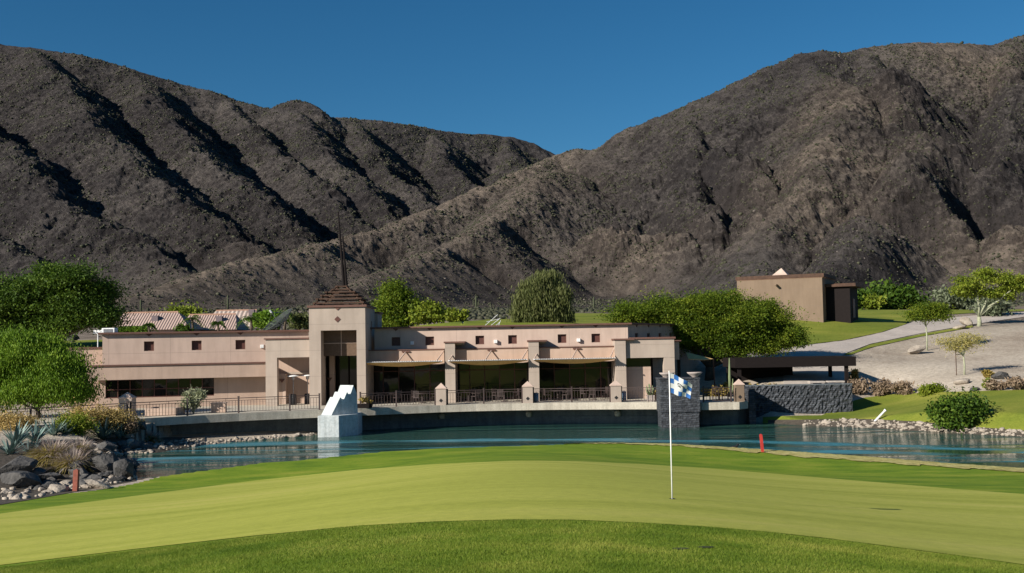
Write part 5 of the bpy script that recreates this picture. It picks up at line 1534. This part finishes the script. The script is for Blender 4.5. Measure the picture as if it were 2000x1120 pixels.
def boulder(px, py, wpx, hpx, label, dark=True, d=None, group=None, sink=.25):
    b = G(px, py) if d is None else on_ground(px, d)
    s = b[1] / FPX; w_, h_ = wpx * s / 2, hpx * s / 2
    me = random.choice(DARK if dark else PALE)
    return put_rock('boulder', me, b[0], b[1] + w_ * .3, b[2] + h_ * (1 - sink), w_ * 1.1, w_ * .9, h_ * 1.15, random.uniform(0, 6.3) if wpx < 2 * hpx else random.choice((0, math.pi)) + random.uniform(-.2, .2), label, group, 'boulder')
RUBBLE = []
def riprap(n, lo_, hi_, smin, smax, label, group, extra=0, seed=3):
    r_ = random.Random(seed)
    for _ in range(extra):
        px = r_.uniform(lo_[0][0], lo_[-1][0]); py = r_.uniform(np.interp(px, *zip(*hi_)), np.interp(px, *zip(*lo_)) + .5)
        b = G(px, py, 40, 90); RUBBLE.append((b[0], b[1], max(b[2], -.05) + .04, r_.uniform(.05, smin * 1.1)))
    pa, pb = lo_[0][0], lo_[-1][0]; k = 0
    for _ in range(n):
        px = r_.uniform(pa, pb)
        py = r_.uniform(np.interp(px, *zip(*hi_)), np.interp(px, *zip(*lo_)))
        b = G(px, py, 40, 90) if py > 0 else None
        s = r_.uniform(smin, smax) * (1.35 if r_.random() < .12 else 1)
        me = r_.choice(PALE)
        put_rock('rock', me, b[0], b[1], max(b[2], -.05) + s * .15, s * r_.uniform(.9, 1.5), s * r_.uniform(.8, 1.1), s * r_.uniform(.55, .85), r_.uniform(0, 6.3), label, group)
riprap(150, [(1572, 833), (1700, 837), (1800, 843), (1900, 849), (2010, 855)], [(1572, 824), (1640, 820), (1700, 822), (1800, 826), (1900, 836), (2010, 842)], .10, .25,
       'pale riprap rock lining the right shore of the pond', 'pale rocks along the right shore', 260)
riprap(75, [(190, 892), (225, 892), (300, 886), (400, 870)], [(190, 866), (250, 866), (320, 862), (400, 859)], .12, .27,
       'pale riprap rock at the left inlet below the terrace', 'pale rocks at the left inlet', 160, seed=5)
riprap(30, [(400, 870), (500, 860), (612, 852)], [(400, 864), (500, 855), (612, 848)], .13, .24,
       'pale rock in the narrow strip at the foot of the terrace wall', 'pale rocks below the terrace wall', 60, seed=8)
riprap(45, [(0, 985), (100, 968), (200, 950), (255, 938)], [(0, 958), (100, 950), (200, 936), (255, 925)], .12, .30,
       'grey rock on the left bank beside the fringe grass', 'grey rocks beside the fringe grass', 120, seed=11)
_q = np.array(RUBBLE); _n = len(_q); _r9 = np.random.default_rng(9)
_v = IV[None] * (1 + _r9.uniform(-.35, .35, (_n, 12, 1))) * _q[:, 3][:, None, None] * _r9.uniform(.7, 1.4, (_n, 1, 3)) * np.array([1, 1, .7]) + _q[:, None, :3]
tag(fast_mesh('shore_rubble', _v.reshape(-1, 3), (IF[None] + (np.arange(_n) * 12)[:, None, None]).reshape(-1, 3), M['rock_pale']), 'small rubble filling the gaps between the shore rocks', 'rubble', kind='stuff')
def dark_rocks(n, lo_, hi_, smin, smax, label, group, seed):
    r_ = random.Random(seed)
    for _ in range(n):
        px = r_.uniform(lo_[0][0], lo_[-1][0]); py = r_.uniform(np.interp(px, *zip(*hi_)), np.interp(px, *zip(*lo_)))
        b = G(px, py, 40, 90); s = r_.uniform(smin, smax)
        put_rock('boulder', r_.choice(DARK), b[0], b[1], b[2] + s * .15, s * r_.uniform(.9, 1.4), s, s * r_.uniform(.6, .9), r_.uniform(0, 6.3), label, group)
dark_rocks(34, [(60, 962), (150, 955), (262, 938)], [(60, 925), (150, 905), (262, 900)], .22, .55, 'dark rock in the jumble around the weathered red stake', 'dark rocks around the red stake', 91)
dark_rocks(22, [(170, 892), (300, 876)], [(170, 866), (300, 862)], .22, .45, 'dark rock above the pale inlet stones', 'dark rocks above the inlet', 92)
boulder(30, 930, 100, 42, 'big grey boulder at the left frame edge below the agaves')
boulder(38, 955, 95, 44, 'dark boulder lowest at the left frame edge')
boulder(88, 945, 62, 24, 'flat grey boulder in front of the tawny grass clump')
boulder(205, 925, 66, 46, 'dark boulder behind the flat shore slab')
boulder(238, 936, 60, 52, 'black steep boulder at the tip of the left bank')
boulder(190, 955, 60, 16, 'pale flat slab right of the weathered red stake', dark=False)
boulder(150, 925, 50, 34, 'dark boulder half under the tawny grass clump')
boulder(110, 962, 50, 16, 'low pale rock left of the weathered red stake', dark=False)
boulder(205, 884, 48, 26, 'dark boulder above the inlet riprap')
boulder(255, 872, 44, 24, 'dark boulder below the plumed grass tuft')
boulder(45, 855, 22, 14, 'white rounded rock among the agaves', dark=False)
boulder(1790, 692, 44, 20, 'pale boulder at the foot of the slender young tree', dark=False)
boulder(1882, 751, 38, 14, 'small pale wedge boulder by the propped yellow tree', dark=False)
boulder(1905, 764, 26, 9, 'low flat grey boulder on the slope edge', dark=True)
boulder(1957, 741, 46, 18, 'rounded dark boulder at the right edge of the slope')
boulder(1893, 625, 32, 22, 'tan boulder beside the forked pale tree', dark=False, d=117)
boulder(1880, 632, 36, 10, 'low tan rock in front of the forked pale tree', dark=False, d=114)

# ------------------------------------------------------------ trees
tree('shade_tree', 'large dark green spreading tree beyond the left roof corner', 'tree', 112, 100,
     [(70, 565, 60, 32), (135, 558, 60, 34), (180, 598, 48, 42), (110, 605, 70, 40), (30, 600, 55, 45), (150, 632, 70, 22), (60, 640, 60, 22), (-40, 600, 60, 50), (205, 625, 28, 22), (160, 575, 45, 30), (95, 540, 30, 18), (100, 575, 60, 34)],
     'lf_deep', 120000, .12, .38, .30, seed=11, clump=.60, per=200, flat=.45, aspect=2.2, limb_n=9)
tree('mesquite_tree', 'bright green feathery tree in front of the left end of the clubhouse', 'tree', 74, 70,
     [(20, 690, 60, 42), (85, 712, 62, 40), (128, 738, 46, 40), (50, 750, 70, 40), (-30, 720, 60, 60), (105, 765, 55, 22), (10, 770, 60, 22), (60, 680, 50, 26), (150, 765, 24, 22)],
     'lf_bright', 120000, .065, .16, .30, z=DECKZ, seed=12, clump=.42, per=170, flat=.6, aspect=2.6, limb_n=9, droop=.12)
tree('leafy_tree', 'upright green tree directly behind the right side of the tower', 'tree', 778, 112,
     [(775, 578, 22, 18), (785, 600, 32, 24), (765, 606, 26, 26), (790, 626, 30, 18), (765, 630, 24, 16)], 'lf_mix', 30000, .13, .2, .2, seed=13, clump=.5, per=160)
tree('round_tree', 'low rounded yellow-green tree with bare pale stems', 'tree', 838, 110,
     [(826, 612, 16, 8), (846, 612, 16, 9), (838, 606, 18, 7), (820, 620, 10, 7), (856, 620, 10, 7)], 'lf_yellow', 7000, .2, .10, .35, 'bark_pale', seed=14, clump=.35)
bush('shrub', 'low green shrubs at the left end of the upper lawn', 'shrub', 888, 632, 44, 24, 'lf_yellow', 3500, .22, seed=15, d=122)
tree('willow_tree', 'tall drooping grey-green willow on the upper lawn', 'tree', 1060, 104,
     [(1062, 560, 28, 22), (1045, 585, 34, 30), (1085, 588, 26, 32), (1025, 602, 22, 26), (1060, 610, 44, 24), (1095, 612, 14, 26), (1070, 545, 20, 14)],
     'lf_olive', 36000, .085, .22, .2, seed=16, clump=.30, per=90, aspect=5, droop=.55, limb_n=10)
tree('spreading_tree', 'broad bright green tree spreading over the pavilion and shelter', 'tree', 1385, 92,
     [(1225, 624, 28, 14), (1262, 614, 46, 22), (1310, 604, 52, 22), (1355, 600, 52, 24), (1400, 600, 52, 24), (1445, 606, 50, 26), (1480, 622, 48, 30), (1510, 645, 46, 32), (1538, 664, 28, 24),
      (1300, 632, 60, 24), (1360, 632, 70, 34), (1420, 640, 70, 36), (1470, 660, 60, 30), (1390, 668, 80, 26), (1330, 660, 50, 20), (1500, 682, 50, 18), (1440, 688, 60, 16)],
     'lf_mix', 210000, .088, .40, .32, seed=17, clump=.46, per=190, flat=.5, aspect=2.0, limb_n=14)
def b2(*a, **k): return bush('bush', *a, **k)
b2('rounded green bush right of the blockhouse', 'bush', 1668, 610, 62, 44, 'lf_deep', 5000, .34, seed=20, d=160)
b2('wide rounded green bush in the middle of the row beyond the side lawn', 'bush', 1760, 612, 96, 52, 'lf_deep', 8000, .34, seed=21, d=162)
b2('grey-green bush behind the slender young tree', 'bush', 1862, 612, 70, 44, 'lf_grey', 5000, .30, seed=22, d=150)
b2('dark grey-green bush right of the forked pale tree', 'bush', 1945, 612, 66, 46, 'lf_grey', 5000, .26, seed=23, d=128)
b2('small green bush left in the row beyond the side lawn', 'bush', 1712, 610, 40, 30, 'lf_yellow', 2500, .3, seed=24, d=158)
tree('young_tree', 'slender young tree with a flat canopy on the gravel slope', 'tree', 1811, 101,
     [(1800, 612, 24, 9), (1828, 610, 26, 9), (1812, 602, 24, 9), (1815, 622, 38, 7), (1790, 620, 14, 7)], 'lf_mix', 11000, .075, .07, .42, 'bark_pale', seed=25, clump=.36, per=120, flat=.4, aspect=2.4)
tree('palo_verde', 'forked pale-trunked tree with yellow-green crown at the right edge', 'tree', 1915, 116,
     [(1890, 556, 36, 18), (1940, 548, 42, 18), (1985, 558, 36, 20), (1920, 572, 44, 12), (1970, 575, 34, 12), (2020, 560, 40, 20), (1868, 570, 16, 9)], 'lf_yellow', 16000, .14, .22, .18, 'bark_pale', seed=26, clump=.42, per=110, flat=.4, limb_n=5)
tree('sparse_tree', 'small sparse yellow tree propped by a stake on the slope', 'tree', 1882, 84.5,
     [(1850, 668, 20, 10), (1885, 662, 24, 9), (1910, 660, 18, 8), (1870, 680, 24, 9), (1895, 675, 20, 8)], 'lf_palegold', 3600, .05, .07, .40, 'bark_pale', seed=27, clump=.34, per=60, flat=.4, aspect=3.5)
st_ = on_ground(1867, 84.5); so = thing('tree_stake', 'thin brown stake beside the sparse yellow tree', 'stake', st_)
MB().tube(st_ - np.array([0, 0, .2]), st_ + np.array([0, 0, 2.3]), .035).build('post', M['rust'], so)
MB().box(st_[0] - .02, st_[0] + .5, st_[1] - .02, st_[1] + .02, st_[2] + 1.6, st_[2] + 1.65).build('tie', M['black'], so)
bush('juniper_bush', 'dark green rounded bush on the lawn above the shore rocks', 'bush', 1864, 832, 98, 58, 'lf_deep', 16000, .13, seed=28, clump=.32, shell=.3)
def brush(pts, mat, label, group, size=.10, seed=40, n=1500, name='dry_brush', cat='brush'):
    for k, (px, py, w_, h_) in enumerate(pts):
        bush(name, label[k] if isinstance(label, list) else label, cat, px, py, w_, h_, mat, n, size, seed=seed + k, group=group, aspect=2.5)
brush([(1682, 770, 48, 30), (1722, 773, 46, 34), (1765, 772, 44, 32)], 'lf_brown', ['dry brown brush nearest the stone wall', 'dry brown brush in the middle of the clump above the lawn', 'dry brown brush left of the small lime shrub'], 'dry brush above the pondside lawn', seed=41, n=2600)
brush([(1948, 763, 34, 24), (1985, 762, 42, 24)], 'lf_brown', ['dry brown brush beside the upright lime shrub', 'dry brown brush at the right frame edge below the boulder'], 'dry brush at the right edge', seed=45, n=1800)
brush([(1668, 752, 28, 34), (1927, 738, 22, 16)], 'lf_gold', ['tan grass tuft at the shelter post', 'tan grass tuft left of the rounded dark boulder'], None, seed=49, n=1200)
brush([(1813, 770, 50, 18), (1930, 763, 20, 26)], 'lf_yellow', ['low lime green shrub at the top edge of the pondside lawn', 'upright lime green shrub between brown brush'], None, seed=52, n=2200, name='shrub', cat='shrub')
for k, (px, d, w_, h_, lb) in enumerate(((1478, 81.5, 50, 26, 'golden brush tuft just behind the left of the stone wall'), (1512, 82, 40, 24, 'golden brush tuft under the shelter'), (1392, 82.5, 46, 20, 'golden brush tuft below the spreading tree'), (1418, 84, 30, 24, 'golden brush tuft right of the spreading tree trunk'))):
    bush('dry_brush', lb, 'brush', px, 750, w_, h_, 'lf_gold', 1800, .09, seed=60 + k, d=d, group='golden brush behind the stone wall', aspect=2.5)
for k, (px, d, h_) in enumerate(((1424, 83, 2.9),)):
    b = on_ground(px, d); t_ = thing('pillar_cactus', 'thin upright green cactus left of the shelter', 'cactus', b)
    MB().path([b, b + np.array([0, 0, h_ * .5]), b + np.array([.02, 0, h_])], [.10, .11, .04], 8).build('stem', M['lf_olive_solid'], t_, True)
    MB().path([b + np.array([.1, 0, .1]), b + np.array([.22, 0, .5]), b + np.array([.24, 0, 1.3])], [.06, .08, .03], 8).build('arm', M['lf_olive_solid'], t_, True)
# shrub on the terrace
tb_ = (P(378, 800, 72)[0], 72.0, DECKZ)
ts_ = thing('silver_bush', 'silvery upright bush on the terrace below the ribbon window', 'bush', tb_)
m = MB(); r_ = random.Random(4); bl_ = []
for k in range(22):
    a = r_.uniform(0, 6.3); rr = r_.uniform(.1, 1.15); e = (tb_[0] + rr * math.cos(a), tb_[1] + .6 * rr * math.sin(a), DECKZ + r_.uniform(1.0, 2.1) - .3 * rr)
    m.path([tb_, ((tb_[0] + e[0]) / 2, (tb_[1] + e[1]) / 2, DECKZ + e[2] * .35), e], [.03, .02, .008], 5)
    bl_.append((e[0] * .7 + tb_[0] * .3, e[1] * .7 + tb_[1] * .3, e[2] * .75 + DECKZ * .25, .18, .18, .45))
m.build('stem', M['bark_pale'], ts_)
foliage('foliage', ts_, bl_, 2600, .075, M['lf_silver'], clump=.12, seed=5, aspect=3)
# low wall / planting bed on the terrace behind the left railing
pb_ = thing('planting_bed', 'low pink stone bed with pale stones behind the left railing', 'planting bed', (P(320, 800, 70)[0], 70, DECKZ))
bx0, bx1 = P(285, 800, 70.2)[0], P(345, 800, 70.2)[0]
MB().box(bx0, bx1, 70.0, 70.25, DECKZ, DECKZ + .5).box(bx0, bx0 + .25, 70.25, 72.0, DECKZ, DECKZ + .498).box(bx1 - .25, bx1, 70.25, 72.0, DECKZ, DECKZ + .498).build('border', M['stucco_pink'], pb_)
MB().box(bx0 + .25, bx1 - .25, 70.25, 72.0, DECKZ, DECKZ + .38).build('gravel', M['rock_pale'], pb_)
bx0, bx1 = P(412, 800, 72.4)[0], P(440, 800, 72.4)[0]
lb_ = thing('low_wall', 'short low pink wall stub on the terrace right of the silvery bush', 'wall', (bx0, 72.4, DECKZ))
MB().box(bx0, bx1, 72.4, 72.8, DECKZ, DECKZ + .62).build('wall', M['stucco_pink'], lb_); MB().box(bx0 - .03, bx1 + .03, 72.37, 72.83, DECKZ + .62, DECKZ + .68).build('coping', M['stucco'], lb_)

# palms and greenery by the houses
def palm(px, py_top, d, label, sc=1.0, seed=1):
    b = on_ground(px, d); top = P(px, py_top, d)
    t_ = thing('palm_tree', label, 'palm', b, 'small palms by the tiled houses')
    MB().path([b, (b + top) / 2 + np.array([.1, 0, 0]), top], [.16, .13, .11], 8).build('trunk', M['bark'], t_, True)
    r_ = np.random.default_rng(seed); vs = []; fs = []; ti = []
    for k in range(22):
        a = r_.uniform(0, 6.28); el = r_.uniform(-.1, 1.1); L = r_.uniform(1.2, 1.9) * sc; N = 9
        dirv = np.array([math.cos(a) * math.cos(el), math.sin(a) * math.cos(el), math.sin(el)]); side = np.array([-math.sin(a), math.cos(a), 0])
        for j_ in range(1, N):
            t = j_ / N; p = top + dirv * L * t + np.array([0, 0, -1.1 * L * t * t * .75])
            for sgn in (-1, 1):
                q = p + side * sgn * .42 * sc * (1 - t * .6) + np.array([0, 0, -.22]); w_ = np.array([dirv[0], dirv[1], 0]) * .07
                n0 = len(vs); vs += [p - w_, p + w_, q]; fs.append((n0, n0 + 1, n0 + 2)); ti += [r_.uniform(0, 1)] * 3
    fast_mesh('fronds', np.array(vs), np.array(fs), M['lf_deep'], t_, attr={'tint': np.array(ti)})
palm(375, 622, 116, 'arching palm in front of the middle tiled roof', 1.1, 2)
palm(425, 630, 116, 'small upright palm left of the striped roof', .6, 3)
palm(490, 622, 118, 'tall palm at the right end of the striped roof', 1.1, 4)
palm(290, 634, 116, 'small palm at the right end of the clipped hedge', .6, 5)
palm(556, 612, 122, 'dark palm rising behind the satellite dish', .9, 6)
bush('bush', 'bright green bush between the striped roof and the satellite dish', 'bush', 520, 640, 60, 44, 'lf_bright', 5000, .22, seed=70, d=126)
bush('bush', 'green bush right of the satellite dish beside the tower', 'bush', 588, 645, 40, 34, 'lf_olive', 3500, .22, seed=71, d=124)
bush('bush', 'dark bush below the arching palm', 'bush', 362, 655, 36, 26, 'lf_deep', 3000, .2, seed=72, d=115)
bush('bush', 'golden-green bush on the hillside above the left tiled roof', 'bush', 352, 618, 80, 26, 'lf_yellow', 5000, .28, seed=73, d=165)
bush('bush', 'green bush under the big left tree by the roof corner', 'bush', 20, 690, 90, 30, 'lf_olive', 4000, .22, seed=74, d=92)

# ------------------------------------------------------------ left bank planting
def blades(name, parent, c, n, L, w, mat, spread=1.0, curve=.5, seed=1, up=.6, base=.1, seg=4, z0=0):
    r_ = np.random.default_rng(seed); vs = []; fs = []; ti = []
    for k in range(n):
        a = r_.uniform(0, 6.283); el = np.clip(r_.normal(up, .32), .05, 1.5); l = L * r_.uniform(.65, 1.15); tt_ = r_.uniform(0, 1)
        h = np.array([math.cos(a), math.sin(a), 0]); side = np.array([-h[1], h[0], 0]); ww = w * r_.uniform(.7, 1.2)
        p0 = np.array(c) + h * base * r_.uniform(0, 1) + np.array([0, 0, z0]); n0 = len(vs)
        for j_ in range(seg + 1):
            t = j_ / seg; d_ = h * math.cos(el) * l * t * spread + np.array([0, 0, math.sin(el) * l * t - curve * l * t * t])
            p = p0 + d_; q = ww * (1 - t) ** .7 if j_ < seg else 0.002
            vs += [p - side * q, p + side * q]; ti += [tt_, tt_]
        for j_ in range(seg): fs.append((n0 + 2 * j_, n0 + 2 * j_ + 1, n0 + 2 * j_ + 3, n0 + 2 * j_ + 2))
    return fast_mesh(name, np.array(vs), np.array(fs), mat, parent, attr={'tint': np.array(ti)})
def agave(px, py, L, label, seed, n=38):
    b = G(px, py); t_ = thing('agave', label, 'agave', b, 'blue-green agaves on the left bank')
    blades('leaves', t_, b, n, L, .075 * L, M['agave'], 1, .12, seed, .75, .12)
agave(30, 868, 1.5, 'blue-green agave nearest the left frame edge', 1); agave(68, 862, 1.3, 'blue-green agave left of the tawny grass clump', 2)
agave(20, 888, 1.2, 'lowest blue-green agave above the big grey boulder', 3); agave(60, 885, 1.1, 'blue-green agave touching the tawny grass clump', 7); agave(105, 850, 1.2, 'blue-green agave behind the top of the tawny grass', 4)
agave(200, 858, 1.7, 'large blue-green agave in front of the orange shrubs', 5, 52); agave(235, 856, 1.1, 'dark agave right of the large blue-green agave', 6); agave(128, 848, 1.0, 'small agave left of the yellow-green shrub', 8)
def fgrass(px, py, L, label, seed, n=700):
    b = G(px, py); t_ = thing('fountain_grass', label, 'grass clump', b, 'fountain grasses on the left bank')
    blades('blades', t_, b, int(n * 1.3), L, .026, M['lf_gold_green'], 1.0, .55, seed, .95, .25)
    blades('plumes', t_, b + np.array([.12, 0, 0]), n // 3, L * 1.12, .03, M['plume'], 1.1, .45, seed + 50, .95, .25, z0=.12)
M['lf_gold_green'] = leaf_mat('grass_blades', (.22, .20, .04), (.40, .33, .09), (.58, .48, .22), .45)
fgrass(98, 905, 1.9, 'big tawny fountain grass clump above the left boulders', 11, 1100); fgrass(140, 918, 1.5, 'lower tawny fountain grass spilling over the dark boulders', 12, 900)
fgrass(150, 895, 1.5, 'purple-grey plumed fountain grass behind the tawny clumps', 14, 700)
fgrass(288, 862, 1.2, 'small plumed fountain grass tuft beside the terrace edge', 13, 700)
def lant(px, py, w_, h_, mat, label, seed): bush('lantana', label, 'shrub', px, py, w_, h_, mat, 7000, .07, seed=seed, aspect=1.5, group='flowering shrubs on the left bank')
lant(226, 840, 90, 42, 'lf_orange', 'orange flowering shrub next to the double railing post', 80); lant(170, 834, 90, 36, 'lf_orange', 'orange flowering shrub behind the large agave', 81)
lant(150, 850, 80, 44, 'lf_yellow', 'yellow-green shrub left of the large agave', 82); lant(25, 840, 90, 32, 'lf_orange', 'orange flowering shrub at the left frame edge', 83); lant(256, 848, 30, 26, 'lf_brown', 'dry brown shrub right of the large agave', 84)

# saguaros on the lower slopes
def saguaro(px, d, h_, lb):
    r = ray(px, 600); x = r[0] / r[1] * d; y = d; z = float(mountain_h(np.array([x]), np.array([y]))[0])
    t_ = thing('saguaro', lb, 'cactus', (x, y, z), 'saguaros on the lower slopes')
    b = np.array([x, y, z]); q = b - np.array([0, 0, .3])
    MB().path([q, b + np.array([0, 0, h_ * .5]), b + np.array([0, 0, h_ * .95]), b + np.array([0, 0, h_])], [.24, .30, .22, .05], 8).build('stem', M['saguaro'], t_, True)
    if h_ > 4.5:
        for s_ in (-1, 1): MB().path([b + np.array([0, 0, h_ * .45]), b + np.array([s_ * .7, 0, h_ * .5]), b + np.array([s_ * .8, 0, h_ * .78])], [.14, .17, .08], 7).build('arm', M['saguaro'], t_, True)
M['saguaro'] = plain('saguaro_green', (.055, .065, .035), .9)
for px, d, h_, lb in ((1722, 215, 5.5, 'tall saguaro above the wide bush beyond the side lawn'), (1655, 260, 4.5, 'saguaro above the bush right of the blockhouse'),
                      (275, 290, 4.5, 'saguaro on the slope right of the big left tree'), (445, 300, 5, 'saguaro on the slope above the striped roof'), (930, 290, 4.8, 'saguaro on the slope left of the willow'),
                      (1160, 300, 5, 'saguaro on the slope right of the willow'), (700, 330, 5, 'saguaro on the slope right of the spire'), (1830, 260, 5, 'saguaro on the slope left of the forked pale tree')):
    saguaro(px, d, h_, lb)
# small flat dark patches laid on the near fringe
for px, py, lb in ((1330, 1074, 'left dark divot in the near fringe grass'), (1378, 1071, 'right dark divot in the near fringe grass')):
    b = G(px, py, 3, 40); v = []
    m = MB()
    for ring in (1, .55):
        for k in range(12):
            a = k * math.pi / 6; m.v.append((b[0] + .085 * ring * math.cos(a) * (1 + .2 * math.sin(3 * a)), b[1] + .05 * ring * math.sin(a), b[2] + .012 + (1 - ring) * .006))
    m.f = [(k, (k + 1) % 12, 12 + (k + 1) % 12, 12 + k) for k in range(12)] + [tuple(range(12, 24))]
    o = m.build('mark', plain('mark_tone', (.03, .04, .012), .95), None, org=b); tag(o, lb, 'mark', 'dark marks in the fringe')

# wooded slope behind the camera, seen only mirrored in the clubhouse glass
_bl = []
_r = random.Random(31)
for k in range(26):
    x = _r.uniform(-75, 75); y = _r.uniform(-75, -38); h = _r.uniform(1.5, 3.5)
    _bl.append((x, y, T1(x, y) + h * .9, h * 1.3, h * 1.3, h))
v_, f_, t_ = leaf_cloud(_bl, 30000, .45, seed=33, clump=.6)
tag(fast_mesh('woodland', v_, f_, M['lf_mix'], attr={'tint': t_}), 'loose desert woodland mirrored in the clubhouse windows', 'woodland', kind='stuff')

# short grass blades standing in the near fringe and along both edges of the putting green
_r = np.random.default_rng(77)
N = 330000
_px = _r.uniform(-60, 2060, N); _py = 1016 + (1135 - 1016) * _r.uniform(0, 1, N) ** 1.3
_lo = np.interp(_px, *zip(*g_lo)); _py = np.where(_py < _lo + 1, _lo + _r.exponential(16, N) - 1, _py)
_rr = np.stack([(_px - 1000) / FPX, -(_py - 560) / FPX, -np.ones(N)], 1) @ CM3.T
_s = (4.0 - CAMZ) / _rr[:, 2]
for _ in range(6):
    _x = _rr[:, 0] * _s; _y = _rr[:, 1] * _s; _s = _s + ((T(_x, _y) - CAMZ) / _rr[:, 2] - _s) * .8
_x = _rr[:, 0] * _s; _y = _rr[:, 1] * _s; _z = T(_x, _y)
_h = _r.uniform(.012, .030, N) * (.7 + .5 * (fbm(_x * 1.5, _y * 1.5, 3) + .5)); _a = _r.uniform(0, 6.283, N); _w = _r.uniform(.0022, .004, N)
_dx, _dy = np.cos(_a) * _w, np.sin(_a) * _w; _lx, _ly = _r.normal(0, .6, N) * _h, _r.normal(0, .6, N) * _h
_V = np.stack([np.stack([_x - _dx, _y - _dy, _z - .004], 1), np.stack([_x + _dx, _y + _dy, _z - .004], 1), np.stack([_x + _lx, _y + _ly, _z + _h], 1)], 1).reshape(-1, 3)
_ti = np.clip(.5 + .55 * fbm(_x * .8, _y * .8, 3) + _r.normal(0, .18, N), 0, 1)
M['blade'] = leaf_mat('fringe_blades', (.075, .14, .012), (.165, .235, .024), (.34, .35, .07), .4)
tag(fast_mesh('fringe_blades', _V, np.arange(N * 3).reshape(-1, 3), M['blade'], attr={'tint': np.repeat(_ti, 3)}), 'short blades of the near fringe grass around the putting green', 'grass', kind='stuff')
